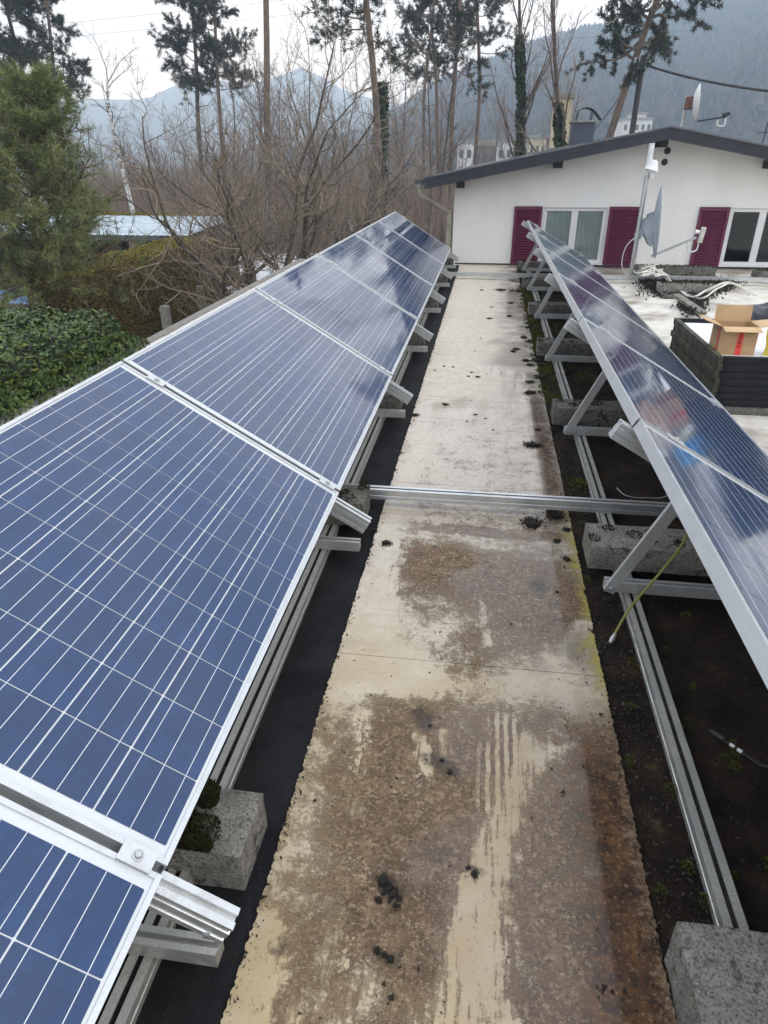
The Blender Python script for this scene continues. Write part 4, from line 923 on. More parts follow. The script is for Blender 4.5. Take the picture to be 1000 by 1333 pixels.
# ------------------------------------------------------------------ trees
class Tree:
    def __init__(s, seed): s.r = random.Random(seed); s.trunk = MB(); s.crown = MB()
    def branch(s, p, d, L, r0, r1, segs, wob, grav, mb, sides):
        pts = [Vector(p)]; rs = [r0]; d = Vector(d).normalized(); dirs = [d.copy()]
        for i in range(segs):
            d = (d+Vector((s.r.gauss(0, wob), s.r.gauss(0, wob), s.r.gauss(0, wob)+grav))).normalized()
            pts.append(pts[-1]+d*(L/segs)); rs.append(r0+(r1-r0)*(i+1)/segs); dirs.append(d.copy())
        mb.tube(pts, rs, sides, cap=False); return pts, rs, dirs
    def side(s, d, ang):
        o = d.orthogonal().normalized(); o = Matrix.Rotation(s.r.uniform(0, 6.283), 3, d) @ o
        return (d*math.cos(ang)+o*math.sin(ang)).normalized()
    def grow(s, p, d, L, r0, level, spec):
        sp = spec[level]; mb = s.trunk if level < spec[0].get('split', 2) else s.crown
        pts, rs, dirs = s.branch(p, d, L, r0, r0*sp.get('tip', .25), sp['segs'], sp['wob'], sp.get('grav', 0), mb, sp['sides'])
        if level+1 >= len(spec): return
        nx = spec[level+1]; n = max(1, int(round(sp['kids']*s.r.uniform(.75, 1.25))))
        for i in range(n):
            t = sp.get('start', .25)+(1-sp.get('start', .25))*((i+s.r.random())/n); t = min(t, .999)
            f = t*(len(pts)-1); k = int(f); q = pts[k].lerp(pts[k+1], f-k); rr_ = rs[k]+(rs[k+1]-rs[k])*(f-k)
            ln = L*nx['len']*s.r.uniform(.65, 1.2)*(1-nx.get('taper', .45)*t)
            s.grow(q, s.side(dirs[k+1], nx['ang']*s.r.uniform(.7, 1.3)), ln, max(rr_*nx.get('rad', .55), nx.get('rmin', .004)), level+1, spec)
BARK = two_tone('grey_brown_bark', (.055, .043, .035), (.15, .120, .096), 12, .95, .8, bscale=40, bdist=.02); TWIG = island_mat('bare_twigs', [(.14, .098, .074), (.24, .175, .135), (.32, .245, .195), (.17, .122, .092)], .9)
BARKF = two_tone('fruit_tree_bark', (.045, .035, .025), (.15, .122, .09), 18, .95, .8, bscale=60, bdist=.01); TWIGF = island_mat('fruit_twigs', [(.11, .082, .056), (.21, .165, .120), (.34, .28, .215), (.085, .064, .046)], .85)
PINEBARK = None
def mat_pinebark():
    t = NT('scots_pine_bark'); v = t.tc(); z = t.n('ShaderNodeSeparateXYZ', i_Vector=v).outputs['Z']; n = t.noise(t.map(v, (6, 6, 1.6)), 2, 7, .65)
    lo_ = t.mix(t.ss(n, .35, .65), (.06, .045, .036), (.17, .13, .105)); hi_ = t.mix(t.ss(n, .35, .65), (.11, .078, .058), (.23, .165, .122))
    t.p(Base_Color=t.mix(t.ss(z, 2, 9), lo_, hi_), Roughness=.95); t.bump(n, .8, .03); return t.m
PINEBARK = mat_pinebark()
def bare(seed, H, spread=.45, kids=16, dense=1.0, r=.13, start=.3):
    t = Tree(seed)
    t.grow((0, 0, -.15), (t.r.gauss(0, .05), t.r.gauss(0, .05), 1), H, r, 0,
        [dict(segs=9, wob=.06, kids=kids, sides=7, start=start, tip=.12, split=2),
         dict(len=.42*spread/.45, ang=.75, segs=6, wob=.13, grav=.10, kids=9*dense, sides=4, start=.2, rad=.5, taper=.55, tip=.2),
         dict(len=.42, ang=.7, segs=4, wob=.15, grav=.08, kids=5*dense, sides=3, start=.15, rad=.5, rmin=.011, tip=.35),
         dict(len=.5, ang=.6, segs=2, wob=.18, grav=.04, kids=0, sides=3, rad=.6, rmin=.008, tip=.4)])
    return t.trunk.mesh('trunk', BARK, True), t.crown.mesh('crown', TWIG)
BARES = [bare(100+i, [11, 13, 9, 12, 10, 8][i], [.42, .34, .5, .3, .46, .5][i], [16, 18, 14, 18, 15, 14][i], 1.0, [.13, .14, .1, .12, .11, .09][i], [.25, .3, .15, .35, .2, .1][i]) for i in range(6)]
def place_tree(name, meshes, lab, cat, loc, rot=0, sc=1.0, group=None, tilt=(0, 0)):
    t = thing(name, lab, cat, loc, group, (tilt[0], tilt[1], rot)); t.scale = (sc, sc, sc)
    for me, nm in zip(meshes, ('trunk', 'crown', 'ivy')):
        if me: obj(nm, me, t)
    return t
rr = random.Random(5)
# the bare wood: individuals
spots = []
for px in range(120, 600, 9): spots.append((px+rr.uniform(-5, 5), rr.uniform(38, 62)))
for px in range(100, 720, 14): spots.append((px+rr.uniform(-7, 7), rr.uniform(62, 105)))
for i, (px, y) in enumerate(spots):
    g = py_(px, 200, y)
    if g.x > -.8 and y < 26: continue
    sc_ = rr.uniform(.62, 1.0)*(1.0 if px > 300 else .72)*(.9 if px < 520 else .8)
    place_tree('bare_tree', BARES[rr.randrange(6)], 'slender leafless tree in the brown winter wood behind the garden', 'tree', (g.x, y, GROUND), rr.uniform(0, 6.28), sc_, 'leafless trees of the wood', (rr.gauss(0, .04), rr.gauss(0, .04)))
# brushwood
mb = MB()
for _ in range(26000):
    px = rr.uniform(90, 640); y = rr.uniform(37, 80); g = py_(px, 200, y); h = rr.uniform(.8, 4.4)
    d = Vector((rr.gauss(0, .3), rr.gauss(0, .3), 1)).normalized()*h; p = Vector((g.x, y, GROUND)); w_ = Vector((rr.uniform(.008, .022), 0, 0))
    q = p+d*.55+Vector((rr.gauss(0, .08), rr.gauss(0, .08), 0)); mb.add([p-w_, p+w_, q+w_*.7, q-w_*.7, p+d], [(0, 1, 2, 3), (3, 2, 4)])
tag(mb.build('brushwood', TWIG), 'tangled brown brushwood covering the floor of the winter wood', 'brushwood', kind='stuff')

# pines
NEEDLE_F = island_mat('pine_needles', [(.018, .024, .010), (.040, .050, .020), (.065, .075, .032), (.026, .036, .016)], .7)
NEEDLE_N = island_mat('long_pine_needles', [(.065, .095, .034), (.14, .18, .062), (.22, .25, .09), (.29, .31, .115), (.09, .13, .048)], .65)
def needle_tuft(mb, p, d, n, L, w, r, spread=.9):
    d = Vector(d).normalized()
    for _ in range(n):
        q = (d+Vector((r.gauss(0, spread), r.gauss(0, spread), r.gauss(0, spread)))).normalized()*L*r.uniform(.6, 1.15)
        s_ = q.orthogonal().normalized()*w; s_ = Matrix.Rotation(r.uniform(0, 3.14), 3, q.normalized()) @ s_
        b = Vector(p)+Vector((r.gauss(0, .05), r.gauss(0, .05), r.gauss(0, .05)))*L*3
        mb.add([b-s_, b+s_, b+q], [(0, 1, 2)])
def tall_pine(seed, H, r, crown_from, nb=26, blen=2.3, lean=.03, low=False):
    t = Tree(seed); R = t.r
    pts, rs, dirs = t.branch((0, 0, -.2), (R.gauss(0, lean), R.gauss(0, lean), 1), H, r, r*.35, 14, .03, .01, t.trunk, 8)
    for i in range(nb):
        u = crown_from+(1-crown_from)*((i+R.random())/nb); f = min(u, .999)*(len(pts)-1); k = int(f); q = pts[k].lerp(pts[k+1], f-k)
        L = blen*(1.15-.6*((u-crown_from)/(1-crown_from)))*R.uniform(.55, 1.25); a = R.uniform(0, 6.28)
        d = Vector((math.cos(a), math.sin(a), R.uniform(-.15, .35)))
        bp, br, bd = t.branch(q, d, L, r*.22, r*.05, 6, .22, .02, t.trunk, 4)
        for kk in range(2, 7):
            for _ in range(3):
                sp_, sr_, sdr = t.branch(bp[kk], t.side(bd[kk], R.uniform(.5, 1.2)), L*R.uniform(.16, .38), .018, .008, 3, .25, .06, t.trunk, 3)
                for z_ in range(1, 4): needle_tuft(t.crown, sp_[z_], sdr[z_]+Vector((0, 0, .35)), 20, .24, .016, R, 1.0)
    for i in range(8 if low else 4):      # dead snags below the crown
        u = R.uniform(.35, crown_from); f = u*(len(pts)-1); k = int(f); a = R.uniform(0, 6.28)
        t.branch(pts[k], (math.cos(a), math.sin(a), -.1), R.uniform(.6, 1.6), .04, .008, 4, .2, 0, t.trunk, 4)
    return t.trunk.mesh('trunk', PINEBARK, True), t.crown.mesh('crown', NEEDLE_F)
PINES = [tall_pine(300, 17, .19, .50, 26, 2.3), tall_pine(301, 19, .17, .52, 28, 2.3), tall_pine(302, 15, .16, .48, 34, 2.2), tall_pine(303, 22, .24, .64, 26, 2.6)]
def pine(px, y, var, sc_, lab, rot=0, tilt=(0, 0)):
    g = py_(px, 240, y); place_tree('pine_tree', PINES[var], lab, 'tree', (g.x, y, GROUND), rot, sc_, 'tall pines of the wood', tilt)
pine(60, 44, 2, 1.12, 'dark tall pine with dense crown rising behind the near bushy pine', .4)
pine(82, 42, 2, 1.02, 'tall pine with drooping boughs next to the birch', 2.2)
pine(8, 40, 2, 1.1, 'tall pine with broken lower boughs behind the wooden shed', 4.1)
pine(262, 52, 2, 1.22, 'slim dark pine of the close pair above the bare fruit trees', 1.0)
pine(293, 50, 2, 1.16, 'bushy dark pine of the close pair above the bare fruit trees', 3.0)
pine(342, 40, 3, .92, 'pine with thick bare orange trunk above the bare fruit trees', 5.0)
pine(556, 52, 1, .92, 'thin tall pine with airy boughs behind the left house corner', 1.3)
pine(586, 46, 0, 1.02, 'pine with leaning reddish trunk behind the left eave', 2.0, (0, .05))
pine(571, 56, 1, .98, 'straight pine with pale trunk between the thin pines behind the left eave', 3.4, (0, .07))
pine(612, 50, 1, .96, 'dark knotty pine with hanging bough between the pines and the ivied trees', 4.6)
# pine right of the chimney: umbrella crown, leaning
t = Tree(77); R = t.r
pts, rs, dirs = t.branch((0, 0, -.2), (.085, 0, 1), 13.8, .22, .09, 14, .02, .0, t.trunk, 9)
for i in range(34):
    u = .60+.40*((i+R.random())/34); f = min(u, .999)*14; k = int(f); q = pts[k].lerp(pts[k+1], f-k); a = R.uniform(0, 6.28); L = 2.7*R.uniform(.5, 1.1)
    bp, br, bd = t.branch(q, (math.cos(a), math.sin(a)*.8, R.uniform(-.12, .25)), L, .07, .012, 7, .24, .0, t.trunk, 5)
    for kk in range(3, 8):
        for _ in range(3):
            sp_, sr_, sdr = t.branch(bp[kk], t.side(bd[kk], R.uniform(.5, 1.2)), L*R.uniform(.12, .3), .016, .008, 3, .25, .04, t.trunk, 3)
            for z_ in range(1, 4): needle_tuft(t.crown, sp_[z_], sdr[z_]+Vector((0, 0, .35)), 26, .22, .016, R, 1.0)
g = py_(756, 311, 36)
place_tree('pine_tree', (t.trunk.mesh('trunk', PINEBARK, True), t.crown.mesh('crown', NEEDLE_F)), 'leaning pine with flat spreading crown behind the house ridge', 'tree', (g.x, 36, GROUND), 0, 1.0, 'tall pines of the wood')

# ivy clad trees
IVY = island_mat('ivy_leaves', [(.010, .020, .008), (.022, .040, .012), (.045, .065, .02), (.015, .028, .010)], .45)
def leaf_quad(mb, p, nrm, size, R):
    nrm = (Vector(nrm)+Vector((R.gauss(0, .55), R.gauss(0, .55), R.gauss(0, .55)))).normalized(); a = nrm.orthogonal().normalized(); a = Matrix.Rotation(R.uniform(0, 6.28), 3, nrm) @ a; b = nrm.cross(a)
    s_ = size*R.uniform(.6, 1.2); p = Vector(p)
    mb.add([p-a*s_, p-b*s_*.62+nrm*s_*.12, p+a*s_, p+b*s_*.62+nrm*s_*.12], [(0, 1, 2, 3)])
def ivied(seed, H, r, upto, thick, lean):
    t = Tree(seed); R = t.r
    t.grow((0, 0, -.2), (lean, 0, 1), H, r, 0,
        [dict(segs=12, wob=.028, kids=17, sides=8, start=.32, tip=.10, split=2),
         dict(len=.33, ang=.6, segs=6, wob=.12, grav=.12, kids=8, sides=4, start=.2, rad=.5, taper=.45, tip=.2),
         dict(len=.45, ang=.6, segs=4, wob=.14, grav=.10, kids=5, sides=3, start=.15, rad=.5, rmin=.010, tip=.35),
         dict(len=.5, ang=.55, segs=2, wob=.18, grav=.04, kids=0, sides=3, rad=.6, rmin=.007, tip=.4)])
    ivy = MB(); tv = t.trunk.v[:13*8]
    for _ in range(4200):
        u = R.random()**.85*upto; f = u*12; k = min(int(f), 11); c0 = sum((Vector(tv[k*8+q]) for q in range(8)), Vector())/8; c1 = sum((Vector(tv[k*8+8+q]) for q in range(8)), Vector())/8
        c = c0.lerp(c1, f-k); a = R.uniform(0, 6.28); th = thick*(.7+1.5*noise.noise((u*16, math.cos(a)*1.3, math.sin(a)*1.3+seed)))*(1.15-.7*u/upto)
        n_ = Vector((math.cos(a), math.sin(a), .1)); leaf_quad(ivy, c+n_*(r*.5+abs(th)*R.uniform(.3, 1)), n_, .085, R)
    return t.trunk.mesh('trunk', BARK, True), t.crown.mesh('crown', TWIG), ivy.mesh('ivy', IVY)
g = py_(668, 320, 30); place_tree('ivied_tree', ivied(401, 12.2, .17, .70, .17, .07), 'bare tree with ivy sheathed forked trunk behind the low roof slope', 'tree', (g.x, 30, GROUND), .3, 1.0, 'trees overgrown with ivy')
g = py_(730, 335, 27); place_tree('ivied_tree', ivied(403, 11.2, .15, .56, .22, .10), 'bare tree with thick ivy sleeve standing before the cream tower', 'tree', (g.x, 27, GROUND), 1.2, 1.0, 'trees overgrown with ivy')
g = py_(492, 260, 33); place_tree('ivied_tree', tuple([PINES[0][0], PINES[0][1]]+[ivied(405, 17, .2, .44, .42, .0)[2]]), 'pine with ivy on its lower trunk beyond the end of the left row', 'tree', (g.x, 33, GROUND), .8, 1.0, 'trees overgrown with ivy', (0, .03))

# birch
t = Tree(55); g = py_(178, 292, 27)
BIRCH = NT('birch_bark'); v = BIRCH.tc(); nb = BIRCH.noise(BIRCH.map(v, (5, 5, 14)), 1.2, 5, .6); BIRCH.p(Base_Color=BIRCH.mix(BIRCH.ss(nb, .50, .60), (.62, .62, .60), (.10, .09, .085)), Roughness=.8)
pts = spline([(0, 0, -.2), (0, 0, 1.6), (-.12, 0, 3.2), (-.30, 0, 4.9), (-.34, 0, 6.2), (-.22, 0, 7.0)], 4)
t.trunk.tube(pts, [.105-.07*i/len(pts) for i in range(len(pts))], 9)
for i in range(8):
    k = rr.randrange(12, len(pts)); a = rr.uniform(0, 6.28); t.grow(pts[k], (math.cos(a), math.sin(a), .9), rr.uniform(.9, 2.0), .02, 0, [dict(segs=4, wob=.1, kids=7, sides=3, split=0, start=.2), dict(len=.5, ang=.6, segs=3, wob=.12, kids=3, sides=3, rmin=.006), dict(len=.5, ang=.5, segs=2, wob=.1, kids=0, sides=3, rmin=.005)])
place_tree('birch_tree', (t.trunk.mesh('trunk', BIRCH.m, True), t.crown.mesh('crown', DKWOOD)), 'thin curved white birch behind the metal roofed shed', 'tree', (g.x, 27, GROUND))

# old fruit trees, bare and spreading
def fruit(seed, H, r, kids=7):
    t = Tree(seed)
    t.grow((0, 0, -.15), (t.r.gauss(0, .12), t.r.gauss(0, .12), 1), H, r, 0,
        [dict(segs=5, wob=.16, kids=kids, sides=9, start=.45, tip=.6, split=2),
         dict(len=2.25, ang=.95, segs=11, wob=.20, grav=.105, kids=15, sides=6, start=.10, rad=.60, taper=.1, tip=.15),
         dict(len=.44, ang=.85, segs=7, wob=.20, grav=.09, kids=9, sides=4, start=.1, rad=.55, taper=.3, tip=.25, rmin=.012),
         dict(len=.42, ang=.75, segs=5, wob=.18, grav=.10, kids=5, sides=3, start=.1, rad=.55, rmin=.006, tip=.4),
         dict(len=.42, ang=.7, segs=3, wob=.15, grav=.08, kids=0, sides=3, rad=.6, rmin=.0035, tip=.5)])
    return t.trunk.mesh('trunk', BARKF, True), t.crown.mesh('crown', TWIGF)
F1, F2 = fruit(612, 2.3, .17), fruit(625, 2.2, .15, 8)
g = py_(352, 352, 16.5); place_tree('fruit_tree', F1, 'gnarled leafless fruit tree spreading over the clipped brown hedge', 'tree', (g.x, 16.5, GROUND), .4, 1.0, 'bare fruit trees of the garden')
g = py_(400, 320, 20.0); place_tree('fruit_tree', F2, 'leafless fruit tree with forked trunk before the pale paved strip', 'tree', (g.x, 20, GROUND), 1.9, 1.05, 'bare fruit trees of the garden')
g = py_(455, 310, 23.0); place_tree('fruit_tree', F1, 'upright leafless fruit tree peeking over the far end of the left row', 'tree', (g.x, 23, GROUND), 3.6, 1.0, 'bare fruit trees of the garden')
g = py_(285, 330, 21.0); place_tree('fruit_tree', F2, 'leafless fruit tree behind the brown hedge next to the metal roof', 'tree', (g.x, 24, GROUND), 5.0, .95, 'bare fruit trees of the garden')

# near bushy pine
t = Tree(88); R = t.r; HN = 6.1
pts, rs, dirs = t.branch((0, 0, -.1), (.03, 0, 1), HN, .17, .03, 14, .03, .01, t.trunk, 9)
for i in range(120):
    u = .33+.67*((i+R.random())/120); f = min(u, .995)*14; k = int(f); q = pts[k].lerp(pts[k+1], f-k); a = i*2.399+R.gauss(0, .3)
    L = (2.1*(1-u)**.6+.35)*R.uniform(.6, 1.15); d = Vector((math.cos(a), math.sin(a), .10+.5*u))
    bp, br, bd = t.branch(q, d, L, .045*(1.1-u), .008, 7, .13, .03, t.trunk, 5)
    for kk in range(2, 8):
        for _ in range(3 if L > .8 else 2):
            sp_, sr_, sdr = t.branch(bp[kk], t.side(bd[kk], R.uniform(.4, 1.1)), L*R.uniform(.15, .36), .011, .005, 3, .2, .09, t.trunk, 3)
            for z_ in range(1, 4): needle_tuft(t.crown, sp_[z_], sdr[z_], 14, .18, .0050, R, .85)
g = py_(72, 380, 13.6)
place_tree('pine_tree', (t.trunk.mesh('trunk', two_tone('young_pine_bark', (.07, .035, .02), (.15, .08, .05), 14, .95, .7), True), t.crown.mesh('crown', NEEDLE_N)), 'bushy near pine with long yellowish green needles beside the ivy hedge', 'tree', (g.x-.3, 13.6, GROUND), .6, .95)

# ------------------------------------------------------------------ hedges
def hedge(name, lab, x0, x1, y0, y1, z1, n, size, mats, core, bulge, seed, topmat=None, topn=0):
    R = random.Random(seed); t = thing(name, lab, 'hedge', (x0, y0, GROUND)); H = z1-GROUND; w_, l_ = x1-x0, y1-y0
    mb = MB(); m = 12
    def surf(u, v, f):       # f: 0 right side, 1 top, 2 near end, 3 far end, 4 left side
        if f == 0: p = Vector((w_, u*l_, v*H)); nr = Vector((1, 0, 0))
        elif f == 1: p = Vector((u*w_, v*l_, H)); nr = Vector((0, 0, 1))
        elif f == 2: p = Vector((u*w_, 0, v*H)); nr = Vector((0, -1, 0))
        elif f == 3: p = Vector((u*w_, l_, v*H)); nr = Vector((0, 1, 0))
        else: p = Vector((0, u*l_, v*H)); nr = Vector((-1, 0, 0))
        c = Vector((w_/2, l_/2, H/2)); q = p-c
        # round off the edges
        rd = .35
        for ax_ in range(3):
            pass
        k = noise.noise((p+Vector((seed, 0, 0)))*.9)*bulge+noise.noise((p+Vector((0, seed, 0)))*2.7)*bulge*.6
        ex = max(0, abs(q.x)/(w_/2)-.8)*max(0, abs(q.z)/(H/2)-.85)*18+max(0, abs(q.y)/(l_/2)-.93)*max(0, abs(q.z)/(H/2)-.85)*30+max(0, abs(q.x)/(w_/2)-.8)*max(0, abs(q.y)/(l_/2)-.93)*25
        return p+nr*k-q.normalized()*ex*.45, nr
    areas = [l_*H, w_*l_, w_*H, w_*H*.6, l_*H*.3]; fol = MB(); tp = MB()
    for _ in range(n):
        f = R.choices(range(5), areas)[0]; u, v = R.random(), R.random()
        p, nr = surf(u, v, f); p -= nr*R.random()**2*.22; leaf_quad(fol, p, nr, size, R)
    for _ in range(topn):
        p, nr = surf(R.random(), R.random(), 1); leaf_quad(tp, p+Vector((0, 0, R.uniform(0, .05))), nr, size*.9, R)
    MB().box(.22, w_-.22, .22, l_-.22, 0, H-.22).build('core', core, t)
    fol.build('foliage', mats, t)
    if topn: tp.build('mossy_top', topmat, t)
    return t
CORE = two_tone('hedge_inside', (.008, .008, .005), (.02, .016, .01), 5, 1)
IVYH = island_mat('hedge_ivy', [(.018, .038, .012), (.036, .068, .018), (.065, .11, .03), (.10, .15, .045), (.026, .05, .014), (.17, .18, .035)], .38)
THUJA = island_mat('brown_thuja', [(.10, .070, .022), (.15, .108, .033), (.18, .135, .042), (.13, .092, .03), (.09, .066, .022)], .9)
THTOP = island_mat('mossy_thuja', [(.16, .122, .02), (.24, .185, .032), (.31, .245, .05), (.12, .10, .02)], .9)
hedge('ivy_hedge', 'dense dark green ivy hedge beside the left panel row', -5.6, -2.99, 1.6, 5.85, .33, 105000, .024, IVYH, CORE, .13, 31)
hedge('clipped_hedge', 'clipped brown evergreen hedge with mossy yellow top behind the ivy hedge', -9.5, -7.9, 13.2, 20.8, -.56, 95000, .029, THUJA, CORE, .07, 37, THTOP, 16000)

# ------------------------------------------------------------------ the neighbour's garden
SHEETM = NT('corrugated_sheet'); v = SHEETM.tc(); nn = SHEETM.noise(v, 2, 6); SHEETM.p(Base_Color=SHEETM.mix(SHEETM.ss(nn, .35, .65), (.34, .42, .48), (.50, .57, .62)), Roughness=.45, Metallic=.3)
BRWOOD = two_tone('dark_brown_boards', (.020, .011, .008), (.045, .024, .017), 4, .8, .3)
c0 = pz(244, 303, -.55)
SHX1, SHY0, SHY1 = c0.x, c0.y, c0.y+5.2
sh = thing('garden_shed', 'dark brown boarded shed with pale blue corrugated metal roof behind the pine', 'shed', (SHX1-11, SHY0, GROUND))
mb = MB(); nw = 110
mb.add([(11*i/nw, 0, -.55-GROUND-.10+.018*(i % 2)) for i in range(nw+1)]+[(11*i/nw, SHY1-SHY0, -.40-GROUND+.018*(i % 2)) for i in range(nw+1)], [(i, i+1, nw+2+i, nw+1+i) for i in range(nw)]); mb.build('roof', SHEETM.m, sh)
MB().box(0, 11, .02, .06, -.55-GROUND-.26, -.55-GROUND-.115).build('fascia', two_tone('grey_fascia', (.08, .09, .10), (.12, .13, .14), 4, .6), sh)
for i in range(40): MB().box(.1+i*.2, .1+i*.2+.19, 1.6, 1.63, 0, -.55-GROUND-.12, bev=.004).build('board', BRWOOD, sh)
MB().box(8.3, 10.8, 2.5, SHY1-SHY0-.2, 0, -.55-GROUND-.2).build('back_wall', BRWOOD, sh)
for x in (8.35, 10.85): MB().box(x-.06, x+.06, .15, .27, 0, -.55-GROUND-.12).build('post', BRWOOD, sh)
mb = MB(); R = random.Random(3); tuft_cloud(mb, 2500, lambda: ((R.uniform(5, 11), SHY1-SHY0-abs(R.gauss(0, .15)), -.40-GROUND), (0, 0, 1)), .10, R); o = mb.build('moss', THTOP, sh); o['kind'] = 'stuff'
# blue covered pool and a red cone, garden seats
BL = two_tone('blue_cover', (.05, .12, .36), (.10, .20, .46), 3, .4)
a = pz(-60, 405, -2.05); b = pz(62, 392, -2.05)
pl = thing('covered_pool', 'blue covered garden pool beyond the ivy hedge', 'pool', (b.x, b.y, GROUND))
pw, pd = b.x-a.x+1.0, 2.6
MB().box(-pw, 0, -.2, pd, 0, .80, bev=.05).build('tank', two_tone('grey_blue_tank', (.05, .06, .09), (.08, .09, .13), 3, .5), pl)
mb = MB(); n = 14
mb.v = [(-pw-.03+(pw+.06)*i/n, -.23+(pd+.26)*j/n, .803+.05*math.sin(math.pi*i/n)*math.sin(math.pi*j/n)+.012*frac_noise((i*.9, j*.9, 2))) for j in range(n+1) for i in range(n+1)]
mb.f = [(j*(n+1)+i, j*(n+1)+i+1, (j+1)*(n+1)+i+1, (j+1)*(n+1)+i) for j in range(n) for i in range(n)]; mb.mi = [0]*len(mb.f); mb.build('cover', BL, pl, True)
q = pz(50, 388, -2.1); tag(MB().lathe([(.16, 0), (.16, .03), (.10, .05), (.03, .32), (.0001, .33)], sides=14).build('red_cone', two_tone('red_plastic', (.6, .03, .02), (.7, .05, .04), 5, .5), None, True, (q.x, q.y, -2.06)), 'small red cone standing on the blue pool cover edge', 'cone')
q.x = min(q.x, b.x-.3)
SEATW = two_tone('weathered_teak', (.16, .10, .06), (.24, .16, .10), 9, .8)
def chair(lab, px, py, y, yaw):
    c = py_(px, py, y); t = thing('garden_chair', lab, 'chair', (c.x, c.y, GROUND), 'wooden garden seats', (0, 0, yaw)); 
    for x in (-.24, .20):
        for yy in (0, .42): MB().box(x, x+.04, yy, yy+.04, 0, .42 if yy == 0 else .92).build('leg', SEATW, t)
    for i in range(5): MB().box(-.25, .25, .0+i*.09, .075+i*.09, .421, .44).build('seat_slat', SEATW, t)
    for i in range(4): MB().box(-.24, .24, .40, .419, .50+i*.10, .575+i*.10).build('back_slat', SEATW, t)
    return t
chair('wooden slatted garden chair against the dark shed boards', 50, 372, 22.3, .1); chair('wooden slatted garden chair close to the pine stem', 68, 372, 22.1, -.05); chair('wooden slatted garden chair between the pine and the clipped hedge', 88, 372, 21.9, .05)
# pale paved strip with low wall behind the fruit trees, concrete posts
a = pz(315, 372, -2.8); 
pv = thing('paved_terrace', 'pale paved terrace behind the fruit trees next to the clipped hedge', 'terrace', (-13.0, 22.0, GROUND))
PAVE = two_tone('pale_paving', (.50, .51, .53), (.62, .63, .64), 3, .7)
for j in range(14):
    for i in range(6): MB().box(i*1.6, i*1.6+1.57, j*1.0, j*1.0+.96, .0, .10+.004*((i+j) % 3)).build('paving_slab', PAVE, pv)
fp = [(214, 398, 13.2), (260, 372, 16.5), (150, 434, 8.2)]
for i, (px, py, y) in enumerate(fp):
    c = py_(px, py, y); t = thing('fence_post', ['concrete fence post half hidden in hanging twigs before the clipped hedge', 'far concrete fence post at the end of the clipped hedge', 'thick concrete fence post with rail between the two hedges'][i], 'fence post', (c.x, y, GROUND), 'concrete fence posts')
    h = c.z-GROUND; rough_block(-.08, .08, -.08, .08, 0, h, 80+i, .006).build('post', CONCRETE, t)
    if i == 2: MB().box(-.9, -.085, -.03, .03, h-.22, h-.06).build('rail', CONCRETE_DARK, t)

# ------------------------------------------------------------------ far buildings, pole, wires
CREAM = two_tone('cream_render', (.50, .42, .28), (.60, .53, .38), .6, .9); BWH = two_tone('far_white_wall', (.55, .55, .53), (.66, .66, .64), .2, .9); WINM = two_tone('far_window', (.03, .035, .04), (.06, .065, .07), .5, .2)
def tower(px0, px1, ptop, y):
    a = py_(px0, ptop, y); b = py_(px1, ptop, y); w_ = b.x-a.x
    t = thing('cream_tower', 'square cream rendered tower behind the ivy clad tree and the chimney', 'tower', (a.x, y, GROUND))
    MB().box(0, w_, 0, w_, 0, a.z-GROUND).build('wall', CREAM, t); MB().box(-.12, w_+.12, -.12, w_+.12, a.z-GROUND, a.z-GROUND+.25).build('cap', CONCRETE, t)
    for z in (a.z-GROUND-1.0, a.z-GROUND-3.4): MB().box(w_*.35, w_*.6, -.03, .0, z-.8, z).build('window', WINM, t)
tower(722, 746, 128, 48)
def farhouse(lab, px0, px1, ptop, y, dpt, cols, rows, mat, flat=True):
    a = py_(px0, ptop, y); b = py_(px1, ptop, y); w_ = b.x-a.x; H = a.z-GROUND
    t = thing('far_building', lab, 'building', (a.x, y, GROUND), 'far buildings in the valley')
    MB().box(0, w_, 0, dpt, 0, H).build('wall', mat, t); MB().box(-.3, w_+.3, -.3, dpt+.3, H, H+.5).build('roof', CONCRETE, t)
    for r_ in range(rows):
        for c in range(cols):
            x = w_*(c+.25)/cols; z = H-1.2-r_*3.0; wn = MB().box(x, x+w_*.5/cols, -.06, -.01, z-1.4, z).build('window', WINM, t)
farhouse('long low pale building in the valley behind the low roof slope', 596, 690, 186, 150, 14, 9, 2, BWH)
farhouse('brown fronted building in the valley below the pines', 618, 646, 190, 120, 10, 3, 2, two_tone('brown_front', (.12, .09, .07), (.17, .13, .1), .4, .9))
farhouse('pale building with parapet between the two ivied trees', 690, 712, 180, 140, 12, 3, 2, CREAM)
farhouse('stepped white building on the slope behind the leaning pine', 812, 850, 156, 230, 20, 5, 2, BWH)
farhouse('white upper storey set back on the slope building', 824, 842, 149, 240, 10, 2, 1, BWH)
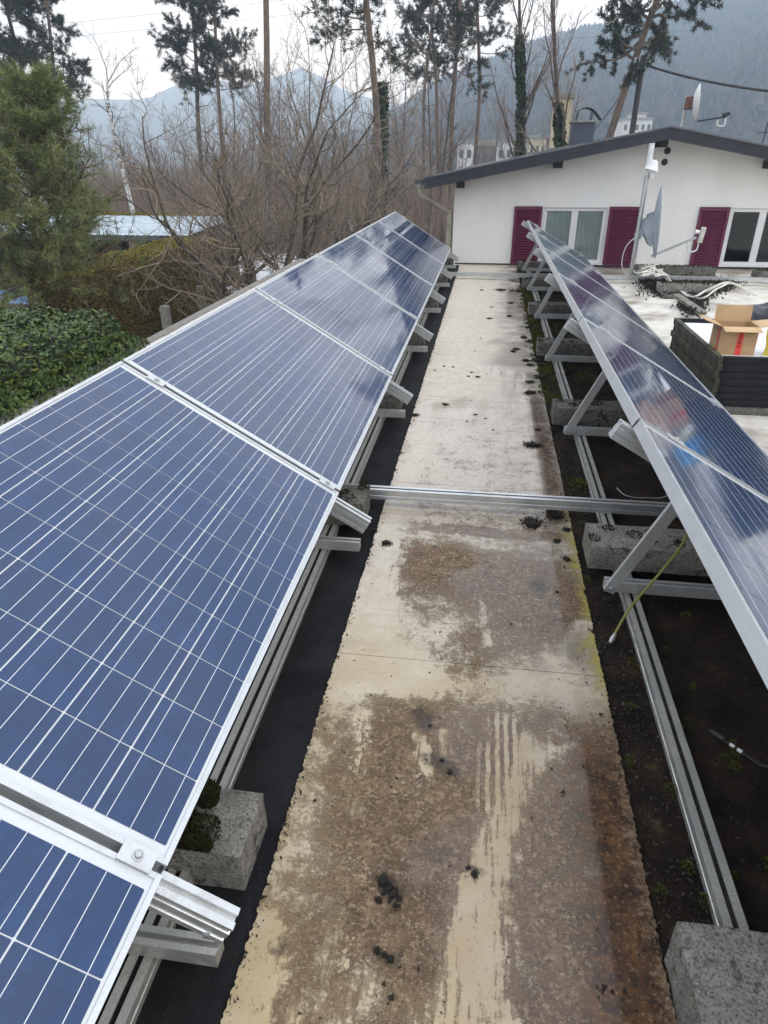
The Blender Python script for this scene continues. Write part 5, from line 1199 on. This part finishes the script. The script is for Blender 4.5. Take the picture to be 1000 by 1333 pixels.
# white box shed seen among fruit trees is the terrace; utility pole with its cables
PY_ = 34.0; a = py_(824, 165, PY_); b = py_(838, 72, PY_)
up = thing('utility_pole', 'dark wooden utility pole behind the house ridge carrying a thick cable', 'utility pole', (a.x, PY_, GROUND))
o0 = Vector((a.x, PY_, GROUND)); tpz = b-o0; botx = a-o0; dirp = (tpz-botx).normalized(); foot = botx-dirp*(botx.z/dirp.z)
MB().tube([foot, tpz], [.15, .11], 10).build('pole', DKWOOD, up); MB().bar(tpz-dirp*.3+Vector((-.35, 0, 0)), tpz-dirp*.3+Vector((.35, 0, 0)), .1, .1).build('crossarm', DKWOOD, up)
for x in (-.3, .3): MB().lathe([(.03, 0), (.06, .05), (.04, .1), (.06, .15), (.0001, .2)], axis_o=tpz-dirp*.25+Vector((x, 0, 0)), sides=10).build('insulator', WHITEP, up)
def wire(lab, A, B, sag, r):
    pts = [A.lerp(B, i/24)-Vector((0, 0, sag*4*(i/24)*(1-i/24))) for i in range(25)]; return tag(MB().tube(pts, r, 5).build('overhead_wire', RUBBER), lab, 'wire')
topw = o0+tpz-dirp*.3
wire('thick overhead cable from the utility pole across the hillside', topw, py_(1120, 126, 26), .25, .045)
wire('thin overhead wire from the utility pole down behind the chimney', topw, py_(700, 215, 60), 1.2, .022)
wire('upper thin power line across the pale sky', py_(-300, 62, 120), py_(900, -68, 120), 1.0, .020)
wire('second thin power line across the pale sky below the upper one', py_(-300, 78, 122), py_(900, -44, 122), 1.0, .020)
wire('lowest faint power line crossing behind the pines', py_(-300, 84, 125), py_(900, 40, 125), 1.0, .014)

# ------------------------------------------------------------------ haze
hz = MB().box(-1850, 1850, -1850, 1850, GROUND-1.2, 235)
hm = bpy.data.materials.new('haze_air'); hm.use_nodes = True; nt = hm.node_tree
for n_ in list(nt.nodes):
    if n_.type != 'OUTPUT_MATERIAL': nt.nodes.remove(n_)
pv_ = nt.nodes.new('ShaderNodeVolumePrincipled'); pv_.inputs['Color'].default_value = (.62, .80, 1.0, 1); pv_.inputs['Absorption Color'].default_value = (1, 1, 1, 1); pv_.inputs['Density'].default_value = 1.25e-3; pv_.inputs['Anisotropy'].default_value = .2
nt.links.new(pv_.outputs[0], [n_ for n_ in nt.nodes if n_.type == 'OUTPUT_MATERIAL'][0].inputs['Volume'])
tag(hz.build('haze', hm), kind='stuff')
